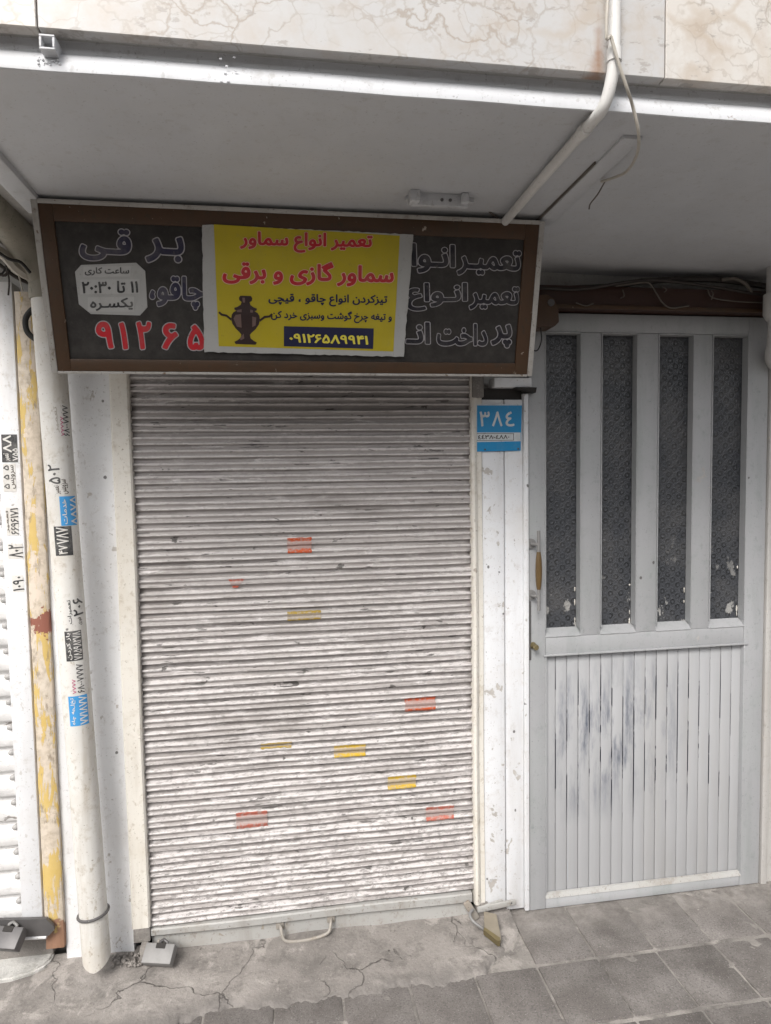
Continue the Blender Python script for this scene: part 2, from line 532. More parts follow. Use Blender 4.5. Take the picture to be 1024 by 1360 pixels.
def glass():
    n = Nodes('patterned_glass')
    x, y, z = n.xyz()
    u = n.op('ADD', n.op('MULTIPLY', x, 24), n.op('MULTIPLY', z, 24))
    v = n.op('SUBTRACT', n.op('MULTIPLY', z, 24), n.op('MULTIPLY', x, 24))
    fu = n.op('SUBTRACT', n.op('FRACT', u), .5)
    fv = n.op('SUBTRACT', n.op('FRACT', v), .5)
    d = n.op('SQRT', n.op('ADD', n.op('MULTIPLY', fu, fu), n.op('MULTIPLY', fv, fv)))
    ring = n.ramp(n.op('ABSOLUTE', n.op('SUBTRACT', d, .27)), .17, .06)
    edge = n.ramp(n.op('MAXIMUM', n.op('ABSOLUTE', fu), n.op('ABSOLUTE', fv)), .40, .46)
    p = n.op('MAXIMUM', ring, n.op('MULTIPLY', edge, .4))
    p = n.op('MULTIPLY', p, n.ramp(n.noise(70, 3), .3, .6, .3, 1))
    c = n.mix(n.op('MULTIPLY', p, .85), (.066, .070, .079), (.008, .009, .010))
    c = n.mix(n.ramp(n.noise(180, 2), .6, .7, 0, .3), c, (.13, .135, .145))
    dust = n.ramp(n.noise(6, 6, .6), .45, .75, 0, .3)
    c = n.mix(dust, c, (.2, .19, .18))
    k = n.op('MULTIPLY', n.ramp(n.noise(15, 7, .6, (1.4, 1, .9)), .60, .63), n.ramp(z, 1.4, 1.06, 0, .8))
    c = n.mix(k, c, (.45, .44, .42))
    return n.out(c, n.ramp(p, 0, 1, .22, .4), n.op('ADD', p, n.op('MULTIPLY', n.noise(160, 2), .4)), .4, .003, spec=.5)


M['glass'] = glass()


def door_boards():
    """lower door panel: pale paint with black rubbed streaks in the grooves and blue-grey smudges"""
    n = Nodes('panelled_door_paint')
    x, y, z = n.xyz()
    col = (.40, .404, .414)
    c = n.mix(n.noise(3, 4), scl(col, .9), scl(col, 1.06))
    c = n.mix(n.ramp(n.noise(9, 5, .65, (1, 1, .1)), .5, .8, 0, .35), c, (.33, .31, .28))
    zone = n.op('MULTIPLY', n.ramp(n.op('ABSOLUTE', n.op('SUBTRACT', z, .64)), .34, .1), n.ramp(n.op('ABSOLUTE', n.op('SUBTRACT', x, 1.17)), .34, .12))
    k = n.op('MULTIPLY', zone, n.ramp(n.noise(9, 5, .62, (1.7, 1, .42), .2), .46, .64))
    k = n.op('MULTIPLY', k, n.ramp(n.noise(60, 6, .75, (1, 1, .10)), .38, .58, .25, 1))
    c = n.mix(n.op('MULTIPLY', k, .95), c, (.085, .10, .135))
    g = n.op('ABSOLUTE', n.op('SUBTRACT', n.op('FRACT', n.op('DIVIDE', n.op('SUBTRACT', x, .922), .04428)), .5))
    line = n.ramp(g, .44, .465)
    zz = n.op('MULTIPLY', n.ramp(n.op('ABSOLUTE', n.op('SUBTRACT', z, .62)), .34, .2), n.ramp(n.op('ABSOLUTE', n.op('SUBTRACT', x, 1.3)), .42, .32))
    seg = n.ramp(n.noise(14, 4, .6, (2.6, 1, .42)), .49, .52)
    c = n.mix(n.op('MULTIPLY', n.op('MULTIPLY', line, zz), seg), c, (.03, .033, .045))
    sp = n.ramp(n.noise(44, 4, .6), .735, .75)
    c = n.mix(n.op('MULTIPLY', sp, .8), c, (.12, .12, .13))
    return n.out(c, .42, n.noise(40, 5), .15, .002)


M['boards'] = door_boards()


def shutter_sticker(name, col, fade):
    """a faded paper strip: its colour is left along its two edges, rubbed to grey in the middle"""
    n = Nodes(name)
    tc = n.new('ShaderNodeTexCoord')
    sp = n.new('ShaderNodeSeparateXYZ')
    n.put(sp.inputs[0], tc.outputs['Generated'])
    e = n.op('ABSOLUTE', n.op('SUBTRACT', sp.outputs[2], .5))
    k = n.ramp(n.op('ADD', e, n.op('MULTIPLY', n.op('SUBTRACT', n.noise(60, 6, .7), .5), .4)), .22, .3)
    k = n.op('MULTIPLY', k, n.ramp(n.noise(95, 3, .5, (1, 1, .25)), .36, .46, .35, 1))
    c = n.mix(k, n.mix(fade*.6, (.33, .30, .285), col), col)
    c = n.mix(n.ramp(n.noise(120, 4, .7), .52, .66, 0, .6), c, (.42, .38, .36))
    return n.out(c, .55, n.noise(80, 3), .1, .001)


# ------------------------------------------------------------------ Persian lettering
FORMS = {  # isolated, final, initial, medial
    'ا': (0xFE8D, 0xFE8E, None, None), 'ب': (0xFE8F, 0xFE90, 0xFE91, 0xFE92), 'پ': (0xFB56, 0xFB57, 0xFB58, 0xFB59),
    'ت': (0xFE95, 0xFE96, 0xFE97, 0xFE98), 'ج': (0xFE9D, 0xFE9E, 0xFE9F, 0xFEA0), 'چ': (0xFB7A, 0xFB7B, 0xFB7C, 0xFB7D),
    'خ': (0xFEA5, 0xFEA6, 0xFEA7, 0xFEA8), 'د': (0xFEA9, 0xFEAA, None, None), 'ر': (0xFEAD, 0xFEAE, None, None),
    'ز': (0xFEAF, 0xFEB0, None, None), 'س': (0xFEB1, 0xFEB2, 0xFEB3, 0xFEB4), 'ش': (0xFEB5, 0xFEB6, 0xFEB7, 0xFEB8),
    'ع': (0xFEC9, 0xFECA, 0xFECB, 0xFECC), 'غ': (0xFECD, 0xFECE, 0xFECF, 0xFED0), 'ف': (0xFED1, 0xFED2, 0xFED3, 0xFED4),
    'ق': (0xFED5, 0xFED6, 0xFED7, 0xFED8), 'ک': (0xFB8E, 0xFB8F, 0xFB90, 0xFB91), 'گ': (0xFB92, 0xFB93, 0xFB94, 0xFB95),
    'م': (0xFEE1, 0xFEE2, 0xFEE3, 0xFEE4), 'ن': (0xFEE5, 0xFEE6, 0xFEE7, 0xFEE8), 'ه': (0xFEE9, 0xFEEA, 0xFEEB, 0xFEEC),
    'و': (0xFEED, 0xFEEE, None, None), 'ی': (0xFBFC, 0xFBFD, 0xFBFE, 0xFBFF), 'ـ': (0x640, 0x640, 0x640, 0x640)}


def shape(t):
    out = []
    for i, ch in enumerate(t):
        if ch not in FORMS:
            out.append(ch)
            continue
        prev = i > 0 and t[i-1] in FORMS and FORMS[t[i-1]][2] is not None
        nxt = i+1 < len(t) and t[i+1] in FORMS and FORMS[ch][2] is not None
        out.append(chr(FORMS[ch][3 if prev and nxt else 1 if prev else 2 if nxt else 0]))
    res, run = [], []
    for ch in out[::-1]:            # right to left, numbers keep their order
        if ch in '۰۱۲۳۴۵۶۷۸۹٤:-0123456789': run.append(ch)
        else:
            res += run[::-1]
            run = []
            res.append(ch)
    return ''.join(res+run[::-1])


_polys = {}


def contours(text):
    if text in _polys: return _polys[text]
    cu = bpy.data.curves.new('lettering_source', 'FONT')
    cu.body = shape(text)
    cu.resolution_u = 3
    o = bpy.data.objects.new('lettering_source', cu)
    COL.objects.link(o)
    dg = bpy.context.evaluated_depsgraph_get()
    oe = o.evaluated_get(dg)
    c2 = oe.to_curve(dg)
    res = []
    for s in c2.splines:
        bp = s.bezier_points
        if not len(bp): continue
        pts = []
        for i in range(len(bp)):
            a, b = bp[i], bp[(i+1) % len(bp)]
            p0, p1, p2, p3 = a.co, a.handle_right, b.handle_left, b.co
            k = 1 if (p1-p0).cross(p3-p0).length < 1e-5 and (p2-p0).cross(p3-p0).length < 1e-5 else 4
            for j in range(k):
                t = j/k
                q = p0*(1-t)**3+p1*3*t*(1-t)**2+p2*3*t*t*(1-t)+p3*t**3
                pts.append((q.x, q.y))
        res.append(np.array(pts))
    oe.to_curve_clear()
    bpy.data.objects.remove(o)
    bpy.data.curves.remove(cu)
    _polys[text] = res
    return res


def sdf(polys, rows, pad):
    """signed distance (negative inside) of filled outlines on a grid; the stroke weight and outlines are cut from it"""
    allp = np.concatenate(polys)
    lo, hi = allp.min(0)-pad, allp.max(0)+pad
    h = (hi[1]-lo[1])/rows
    nx, ny = int(math.ceil((hi[0]-lo[0])/h))+1, rows+1
    X = lo[0]+h*np.arange(nx)
    Y = lo[1]+h*np.arange(ny)
    D = np.full((ny, nx), pad*1.01)
    W = np.zeros((ny, nx), int)
    for P in polys:
        for a, b in zip(P, np.roll(P, -1, 0)):
            if a[1] != b[1]:
                s = 1 if b[1] > a[1] else -1
                y0, y1 = min(a[1], b[1]), max(a[1], b[1])
                for j in range(max(0, int(math.ceil((y0-lo[1])/h))), min(ny-1, int(math.ceil((y1-lo[1])/h))-1)+1):
                    xc = a[0]+(b[0]-a[0])*(Y[j]-a[1])/(b[1]-a[1])
                    W[j, :max(0, int(math.ceil((xc-lo[0])/h)))] += s
            i0, i1 = int((min(a[0], b[0])-pad-lo[0])/h), int((max(a[0], b[0])+pad-lo[0])/h)+2
            j0, j1 = int((min(a[1], b[1])-pad-lo[1])/h), int((max(a[1], b[1])+pad-lo[1])/h)+2
            i0, j0 = max(i0, 0), max(j0, 0)
            gx, gy = X[i0:i1][None, :], Y[j0:j1][:, None]
            dx, dy = b[0]-a[0], b[1]-a[1]
            L = dx*dx+dy*dy
            t = np.clip(((gx-a[0])*dx+(gy-a[1])*dy)/L, 0, 1) if L > 0 else 0
            d = np.hypot(gx-a[0]-t*dx, gy-a[1]-t*dy)
            D[j0:j1, i0:i1] = np.minimum(D[j0:j1, i0:i1], d)
    D[W != 0] *= -1
    return X, Y, D, lo, hi


def fill(bm, X, Y, D, level, mp):
    V = D-level
    ny, nx = V.shape
    ins = V < 0
    for j in range(ny-1):
        run = None
        for i in range(nx):
            full = i < nx-1 and ins[j, i] and ins[j, i+1] and ins[j+1, i] and ins[j+1, i+1]
            if full and run is None: run = i
            if (not full or i-(run if run is not None else i) >= 6) and run is not None:
                bm.faces.new([bm.verts.new(mp(X[p], Y[q])) for p, q in ((run, j), (i, j), (i, j+1), (run, j+1))])
                run = i if full else None
            if full or i == nx-1: continue
            cs = ((i, j), (i+1, j), (i+1, j+1), (i, j+1))
            if not any(ins[q, p] for p, q in cs): continue
            poly = []
            for k in range(4):
                (p, q), (p2, q2) = cs[k], cs[(k+1) % 4]
                if ins[q, p]: poly.append((X[p], Y[q]))
                if ins[q, p] != ins[q2, p2]:
                    t = V[q, p]/(V[q, p]-V[q2, p2])
                    poly.append((X[p]+t*(X[p2]-X[p]), Y[q]+t*(Y[q2]-Y[q])))
            if len(poly) > 2: bm.faces.new([bm.verts.new(mp(*c)) for c in poly])


def write(name, text, mp, mat, parent, grow=.02, rows=34, edge=None, edgemat=None, lift=.0007):
    """lettering on a surface; mp(s, t, lift) maps the unit box of the text to 3-D"""
    polys = contours(text)
    pad = grow+(edge or 0)+.03
    X, Y, D, lo, hi = sdf(polys, rows, pad)
    g = grow
    a, b = lo+pad-g, hi-pad+g
    def m(l): return lambda x, y: mp((x-a[0])/(b[0]-a[0]), (y-a[1])/(b[1]-a[1]), l)
    if edge:
        bm = bmesh.new()
        fill(bm, X, Y, D, grow+edge, m(lift))
        put('letter_outline', bm, edgemat, parent)
        lift *= 2
    bm = bmesh.new()
    fill(bm, X, Y, D, grow, m(lift))
    return put(name, bm, mat, parent)


class Plane:
    """a flat face of the place with its own (u, v) axes"""
    def __init__(s, o, ex, ev):
        s.o, s.ex, s.ev = Vector(o), Vector(ex).normalized(), Vector(ev).normalized()
        s.n = s.ex.cross(s.ev).normalized()      # towards the street
        if s.n.y > 0: s.n = -s.n

    def uv(s, px, py):
        v = _r*((px-PW/2)/F) + _d*((py-PH/2)/F) + _f
        t = (s.o-CAM).dot(s.n)/v.dot(s.n)
        p = CAM+v*t-s.o
        return p.dot(s.ex), p.dot(s.ev)

    def pt(s, u, v, h=0.0): return s.o+s.ex*u+s.ev*v+s.n*(h+(s.wave(u, v) if s.wave else 0))

    wave = None

    def bent(s, name, corners, h, mat, parent, nx=44, ny=26, ragged=0.0):
        """a paper sheet that follows the wave of its support; corners run from the top left clockwise"""
        P = [s.uv(*c) for c in corners]
        bm = bmesh.new()
        g = {}
        for i in range(nx+1):
            for j in range(ny+1):
                a, b = i/nx, j/ny
                u = (P[0][0]*(1-a)+P[1][0]*a)*(1-b)+(P[3][0]*(1-a)+P[2][0]*a)*b
                v = (P[0][1]*(1-a)+P[1][1]*a)*(1-b)+(P[3][1]*(1-a)+P[2][1]*a)*b
                if ragged and (i in (0, nx) or j in (0, ny)):
                    u += rnd.uniform(-ragged, ragged)
                    v += rnd.uniform(-ragged, ragged)
                g[i, j] = bm.verts.new(s.pt(u, v, h))
        for i in range(nx):
            for j in range(ny): bm.faces.new((g[i, j], g[i, j+1], g[i+1, j+1], g[i+1, j]))
        return put(name, bm, mat, parent, smooth=True, sharp=70)

    def mapper(s, bl, br, tl, base=0.0):
        (u0, v0), (u1, v1), (u2, v2) = s.uv(*bl), s.uv(*br), s.uv(*tl)
        return lambda a, b, l: s.pt(u0+(u1-u0)*a+(u2-u0)*b, v0+(v1-v0)*a+(v2-v0)*b, base+l)

    def quad(s, name, corners, h0, h1, mat, parent, sub=1):
        """a thin plate whose face corners are given"""
        bm = bmesh.new()
        P = [s.uv(*c) for c in corners]
        prism(bm, P, lambda u, v: s.pt(u, v, h1), lambda u, v: s.pt(u, v, h0))
        return put(name, bm, mat, parent)


# ------------------------------------------------------------------ ground
TW, TD = .2125, .25
def hn(x, y):
    return (math.sin(x*7.3+1)*math.sin(y*11+2)*.5+math.sin(x*17+y*9)*.3+math.sin(x*31-y*23+1)*.2)
bm = bmesh.new()
box(bm, -40, 40, -40, .06, -.3, -.009)
put('pavement', bm, M['mortar']).__setitem__('kind', 'structure')
bm = bmesh.new()
for j in range(14):
    y1 = -.018-j*TD if j else -.006
    y0 = -.265-j*TD+.006
    y1 = -.265-(j-1)*TD if j else -.004
    for i in range(-12, 18):
        x0 = .782+i*TW+rnd.uniform(-.003, .003)
        if j == 0 and x0 < .7: continue
        if j == 0 and x0 > 3.4: continue
        h = rnd.uniform(-.0025, .0015)
        g = box(bm, x0+.0035, x0+TW-.0035, y0+.001, y1-.007, -.03, h, .0035, 2)
        t = rnd.uniform(-.009, .009), rnd.uniform(-.009, .009)
        for v in g: v.co.z += (v.co.x-x0-.1)*t[0]+(v.co.y-y0-.12)*t[1]
o = put('paving_slabs', bm, M['paver'], smooth=True)
o['kind'] = 'structure'
bm = bmesh.new()     # mortar between and over the slab edges, uneven
GX, GY = 300, 90
gv = {}
for i in range(GX+1):
    for j in range(GY+1):
        x, y = -1.6+4.4*i/GX, .02-1.2*j/GY
        z = -.0044+.0022*hn(x*4, y*4)+.0014*hn(x*13, y*15)+rnd.uniform(-.0012, .0012)
        if y > -.10: z += .0038*(y+.10)/.1
        gv[i, j] = bm.verts.new((x, y, z))
for i in range(GX):
    for j in range(GY): bm.faces.new((gv[i, j], gv[i+1, j], gv[i+1, j+1], gv[i, j+1]))
put('joint_mortar', bm, M['mortar'], smooth=True)['kind'] = 'structure'

# poured concrete strip before the shutter, an uneven skin with a ragged lip
bm = bmesh.new()
NX, NY = 420, 40
rows = []
for i in range(NX+1):
    x = -2.4+i/NX*3.18
    edge = -.292+.012*hn(x*2, .3)+.008*math.sin(x*23)+.010*hn(x*9, 1.7)+rnd.uniform(-.003, .003)
    if x < -.35: edge = -.36-.25*min(1, (-.35-x)/.5)+.015*math.sin(x*17)
    if x > .62: edge = -.26+(x-.62)*.9
    row = []
    for j in range(NY+1):
        y = .03+(edge-.03)*j/NY
        t = j/NY
        top = .018+.018*max(0, min(1, (.1-x)/1.0))*0
        z = top*(1-t)**.8+.0065*hn(x, y*1.3)+.004
        if t > .93: z *= (1-t)/.07
        if j == NY: z = -.014
        row.append(bm.verts.new((x, y, max(z, .001) if j < NY else z)))
    rows.append(row)
for a, b in zip(rows, rows[1:]):
    for j in range(NY): bm.faces.new((a[j], a[j+1], b[j+1], b[j]))
put('concrete_apron', bm, M['apron'], smooth=True, sharp=80)['kind'] = 'structure'

# ------------------------------------------------------------------ the building behind: plastered wall
bm = bmesh.new()
box(bm, -4, -.76, .10, .4, -.1, 4.2)
box(bm, -.76, .72, .10, .4, 1.9, 4.2)
box(bm, .72, .90, .06, .4, -.1, 2.2)
box(bm, .72, 4, .05, .4, 2.2, 4.2)
box(bm, 1.82, 4, .06, .4, -.1, 2.2)
box(bm, -.76, 1.82, .6, .7, -.1, 2.6)
put('building_wall', bm, M['wall'])
tag(bpy.data.objects['building_wall'], 'dim plastered building wall above and behind the shutter and door', 'wall')

# unseen house front behind the viewer, added to block low sky light
hb_ = empty('street_house', (0, -9.5, 0), 'plain rendered house front on the opposite side of the street', 'building')
bm = bmesh.new()
box(bm, -30, 30, -12, -9.6, -.1, 3.5)
put('wall', bm, M['wall'], hb_)
for k in range(14):
    bm = bmesh.new()
    x = -26+k*4
    box(bm, x-.7, x+.7, -9.62, -9.56, 1.0, 2.6, .01)
    put('window', bm, M['dark_steel'], hb_)

# ------------------------------------------------------------------ canopy
ZS = 2.332
XE = -1.0          # the canopy's left end, just out of the picture
YF = -1.0
can = empty('canopy', (.6, -.5, ZS), 'low grey painted canopy with a bright steel lip over the shop front', 'canopy')
bm = bmesh.new()
NXs, NYs = 60, 20
g = {}
for i in range(NXs+1):
    for j in range(NYs+1):
        x = -.60+i/NXs*4.6
        y = YF+.0065+j/NYs*(.12-YF-.0065)
        g[i, j] = bm.verts.new((x, y, ZS+.0025*math.sin(x*3.1+y*2)+.0015*math.sin(x*9-y*7)))
for i in range(NXs):
    for j in range(NYs):
        bm.faces.new((g[i, j], g[i+1, j], g[i+1, j+1], g[i, j+1]))
put('soffit', bm, M['soffit'], can, smooth=True)
bm = bmesh.new()
box(bm, XE, 4, -.94, .1, ZS+.012, ZS+.16)
put('slab', bm, M['wall'], can)
bm = bmesh.new()   # steel channel: front lip, web and the flange under it
prof = [(YF+.007, ZS+.004), (YF+.006, ZS-.006), (YF+.004, ZS-.0085), (YF+.001, ZS-.007), (YF, ZS+.004), (YF+.004, ZS+.014), (YF+.011, ZS+.026), (YF+.015, ZS+.030), (YF+.019, ZS+.031),
        (YF+.022, ZS+.033), (YF+.0225, ZS+.036), (YF+.0225, ZS+.042), (YF+.018, ZS+.085), (YF+.045, ZS+.085), (YF+.045, ZS+.004)]
def wb(x, z): return (.0015*math.sin(x*4.1), .0018*math.sin(x*2.7+1)+.0006*math.sin(x*21))
sweep_x(bm, prof, XE, 4, 130, True, wb)
put('front_channel', bm, M['trim'], can, smooth=True, sharp=50)
bm = bmesh.new()   # side trim at the soffit's left end
box(bm, -.640, -.585, YF+.04, -.36, ZS-.016, ZS+.02, .004)
put('side_trim', bm, M['soffit'], can, smooth=True)
bm = bmesh.new()   # sawn-off square tube welded in the channel
p = at(62, 55, y=YF-.02)
a, b, w = .0125, .0085, .060
for (x0, x1, z0, z1) in ((-a, a, b, a), (-a, a, -a, -b), (-a, -b, -b, b), (b, a, -b, b)):
    box(bm, p.x+x0, p.x+x1, YF-.02, YF+.03, p.z+z0, p.z+z1, .001, 1)
put('tube_stub', bm, M['trim'], can, smooth=True)
bm = bmesh.new()
box(bm, p.x-b, p.x+b, YF+.012, YF+.016, p.z-b, p.z+b)
put('tube_hole', bm, M['void'], can)
bm = bmesh.new()   # weld scars on the lip
for q in ((293, 78), (301, 88), (299, 97), (311, 76), (313, 94), (303, 108), (294, 108)):
    c = at(*q, y=YF-.001)
    bmesh.ops.create_icosphere(bm, subdivisions=1, radius=.0022, matrix=Matrix.Translation(c) @ Matrix.Diagonal((1.4, .6, .9, 1)))
put('weld_scar', bm, M['trim'], can, smooth=True)
bm = bmesh.new()
for k in range(16):
    c = at(50+rnd.uniform(0, 30), 76+rnd.uniform(-3, 14), y=YF-.001)
    bmesh.ops.create_icosphere(bm, subdivisions=1, radius=rnd.uniform(.0012, .003), matrix=Matrix.Translation(c))
put('weld_scar', bm, M['trim'], can, smooth=True)

# marble facing above the canopy edge
bm = bmesh.new()
zb = at(512, 74, y=-1.020).z
xs = [XE, at(49, 30, y=-1.020).x, at(884, 50, y=-1.020).x, 1.9, 3.4]
for x0, x1 in zip(xs, xs[1:]):
    box(bm, x0+.0012, x1-.0012, -1.020, -.996, zb+rnd.uniform(-.001, .001), zb+.62, .0015, 1)
    box(bm, x0+.0012, x1-.0012, -1.020, -.996, zb+.624, zb+1.3, .0015, 1)
put('marble_cladding', bm, M['marble'])
tag(bpy.data.objects['marble_cladding'], 'cream veined marble cladding along the top above the canopy edge', 'cladding')
bm = bmesh.new()
box(bm, XE+.01, 4, -.994, -.8, zb+.006, zb+1.4)
o = put('parapet_wall', bm, M['wall'])
tag(o, 'rendered parapet core carrying the marble above the canopy', 'wall')

# soffit fittings ---------------------------------------------------
bm = bmesh.new()
r = .0116
path = [(.634, -1.040, 3.3)] + [(.634, -1.040, 2.43)] + smooth_path([(.634, -1.040, 2.398), (.633, -1.036, 2.372), (.629, -1.027, 2.340), (.624, -1.012, 2.319), (.622, -.985, 2.3155), (.622, -.95, 2.316)], 5) + [(.622, -.7, 2.316), (.623, -.43, 2.314), (.624, -.3, 2.31)]
cn = empty('conduit_pipe', (.634, -1.048, 2.4), 'white painted conduit pipe bending from the marble to run under the canopy', 'pipe')
tube(bm, path, r, 16)
put('pipe', bm, M['conduit'], cn, smooth=True, sharp=60)
bm = bmesh.new()
tube(bm, [(.634, -1.040, 2.415), (.634, -1.040, 2.392)], r+.0022, 16)
put('coupling', bm, M['conduit'], cn, smooth=True, sharp=60)
bm = bmesh.new()
tube(bm, [(.6208, -.93, 2.3145), (.6208, -.955, 2.3143)], r+.002, 16)
put('coupling', bm, M['conduit'], cn, smooth=True, sharp=60)

hc = [at(806, 18, y=-1.062), at(812, 50, y=-1.06), at(822, 85, y=-1.056), at(833, 118, y=-1.045), at(840, 140, y=-1.02), at(848, 176, z=2.29), at(846, 205, z=2.285), at(832, 228, z=2.295), at(812, 237, z=2.312), at(799, 241, z=2.328)]
bm = bmesh.new()
tube(bm, smooth_path([(.64, -1.06, 2.9)]+hc, 6), .0032, 8)
tag(put('hanging_cable', bm, M['cable_white'], base=hc[0], smooth=True), 'thin pale cable drooping in a loop beside the white conduit', 'cable')

trk = empty('cable_trunking', (.75, -.7, ZS), 'flat peeling cable trunking strip stuck diagonally away under the canopy', 'trunking')
bm = bmesh.new()
box(bm, .729, .773, -.90, -.40, ZS-.006, ZS+.002, .0015)
put('cover', bm, M['soffit'], trk, smooth=True)
bm = bmesh.new()
box(bm, .7235, .7275, -.78, -.41, ZS-.005, ZS+.002, .001)  # dark strip standing for the shade line along the cover's left side
put('base_strip', bm, M['cable'], trk)
bm = bmesh.new()
tube(bm, smooth_path([(.79, -.70, 2.325), (.792, -.66, 2.312), (.787, -.63, 2.30), (.793, -.61, 2.295)], 5), .002, 6)
put('loose_wire', bm, M['cable'], trk, smooth=True)

lf = empty('light_fitting', (.41, -.52, ZS), 'small empty white lamp bracket fixed under the canopy above the sign', 'bracket')
bm = bmesh.new()
x0, x1 = at(538, 262, z=ZS).x, at(622, 275, z=ZS).x
box(bm, x0+.012, x1-.02, -.565, -.550, ZS-.028, ZS+.002, .0015)
box(bm, x0+.005, x0+.03, -.585, -.551, ZS-.026, ZS+.001, .002)
box(bm, x1-.04, x1-.022, -.580, -.551, ZS-.022, ZS+.001, .002)
put('bracket', bm, M['trim'], lf, smooth=True)
bm = bmesh.new()
box(bm, x0, x1, -.549, -.535, ZS-.010, ZS+.002, .001)
put('back_plate', bm, M['soffit'], lf, smooth=True)
for xx in (.5, .62):
    bm = bmesh.new()
    tube(bm, [(x0+(x1-x0)*xx, -.568, ZS-.014), (x0+(x1-x0)*xx, -.562, ZS-.014)], .004, 10)
    put('screw', bm, M['dark_steel'], lf)

# ------------------------------------------------------------------ central roller shutter
XL, XR = -.481, .645
P_SL = .0425
ZB, ZT = .105, 1.98
PRF = ((0, 0), (.07, .0002), (.21, .0152), (.27, .0156), (.47, .0122), (.65, .0158), (.73, .0172), (.85, .0008), (1, 0))
def prof_y(z):
    """front face of the slat curtain (y, minus is towards the street): two crests, a shallow trough between, a deep joint"""
    t = ((z-ZB)/P_SL) % 1.0
    for (a, p), (b, q) in zip(PRF, PRF[1:]):
        if t <= b:
            u = (t-a)/(b-a)
            u = u*u*(3-2*u)
            return .004-(p+(q-p)*u)
    return .004
DENT = [(-.22, 1.66, .07, .007), (.28, 1.22, .06, .006), (-.05, .62, .09, .008), (.42, .95, .05, .005), (-.33, .98, .06, .006), (.2, .4, .08, .007), (.5, 1.5, .05, .005)]
SLAT = [(rnd.uniform(-1, 1), rnd.uniform(-1, 1), rnd.uniform(-1, 1)) for _ in range(60)]
def wobble(x, z):
    k = int((z-ZB)/P_SL+1e-4)
    a, b, c = SLAT[max(0, min(59, k))]
    dent = sum(h*math.exp(-((x-dx)**2+((z-dz)*1.6)**2)/(2*(r*.6)**2)) for dx, dz, r, h in DENT)
    w = wobble0(x, z)
    return w[0]+dent+.0012*c, w[1]+.0013*a*(x-.08)+.0006*b
def wobble0(x, z):
    return (.0016*math.sin(x*5+z*3)*math.sin(z*2.1)+.0012*math.sin(x*13+z*37), .0011*math.sin(x*4.2+math.floor((z-ZB)/P_SL)*1.7)+.0005*math.sin(x*23+math.floor((z-ZB)/P_SL)*3.1))
sh = empty('roller_shutter', (.08, 0, 0), 'dirty grey ribbed roller shutter pulled down and locked below the shop sign', 'roller shutter')
bm = bmesh.new()
ts = [0, .05, .09, .125, .16, .20, .235, .27, .32, .37, .43, .48, .53, .58, .62, .66, .705, .75, .79, .825, .86, .90, .95]
prof = [(prof_y(ZB+(k+t)*P_SL+1e-6), ZB+(k+t)*P_SL) for k in range(44) for t in ts]
sweep_x(bm, prof, XL-.02, XR+.02, 112, False, wobble)
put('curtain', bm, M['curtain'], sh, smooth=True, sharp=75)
bm = bmesh.new()    # bottom rail: angle with a projecting upper lip
lift = lambda x: -.010*(x-XL)/(XR-XL)
pr = [(.012, .106), (-.018, .106), (-.022, .102), (-.022, .085), (-.019, .082), (-.006, .079), (-.006, .022), (.012, .022)]
rows = []
for i in range(41):
    x = XL+.004+(XR-XL-.012)*i/40
    rows.append([bm.verts.new((x, y+.0012*math.sin(x*9), z+(lift(x) if z < .09 else 0)+.0012*math.sin(x*7))) for y, z in pr])
for a, b in zip(rows, rows[1:]):
    for k in range(8): bm.faces.new((a[k], a[(k+1) % 8], b[(k+1) % 8], b[k]))
bm.faces.new(rows[0][::-1])
bm.faces.new(rows[-1])
bar = put('bottom_bar', bm, M['grey'], sh, smooth=True, sharp=30)
bm = bmesh.new()    # pull handle lying over the bottom rail
h0, h1 = at(372, 1236, y=-.02), at(440, 1226, y=-.02)
z0 = .052
hp = [Vector((h0.x, -.008, z0+.012)), Vector((h0.x+.004, -.030, z0+.010)), Vector((h0.x+.014, -.042, z0-.022)), Vector((h0.x+.05, -.045, z0-.030)), Vector((h0.x+.11, -.045, z0-.028)), Vector((h1.x-.014, -.042, z0-.016)), Vector((h1.x-.002, -.030, z0+.010)), Vector((h1.x, -.008, z0+.014))]
tube(bm, smooth_path(hp, 5), .0055, 10)
for c in (hp[0], hp[-1]):
    box(bm, c.x-.014, c.x+.014, -.013, -.0065, c.z-.016, c.z+.013, .003)
put('pull_handle', bm, M['dirtymetal'], bar, smooth=True, sharp=50)
# guide rails
gm = M['cream']
for k, (x0, x1, z1) in enumerate(((-.537, -.477, .120), (.652, .688, .058))):
    bm = bmesh.new()
    pf = [(x0, .03), (x0, -.024), (x0+.005, -.030), (x1-.006, -.030), (x1-.001, -.025), (x1, -.004), (x1, .03)] if k == 0 else [(x0-.006, .03), (x0-.006, -.014), (x0-.002, -.022), (x0+.006, -.025), (x0+.014, -.021), (x0+.020, -.012), (x1, -.012), (x1, .03)]
    n = 30
    rows = []
    for i in range(n+1):
        z = z1+(1.985-z1)*i/n
        rows.append([bm.verts.new((x+.0012*math.sin(z*6+k), y+.001*math.sin(z*5), z)) for x, y in pf])
    m = len(pf)
    for a, b in zip(rows, rows[1:]):
        for q in range(m): bm.faces.new((a[q], a[(q+1) % m], b[(q+1) % m], b[q]))
    bm.faces.new(rows[0][::-1])
    bm.faces.new(rows[-1])
    put('guide_rail', bm, gm if k == 0 else M['cream'], sh, smooth=True, sharp=35)
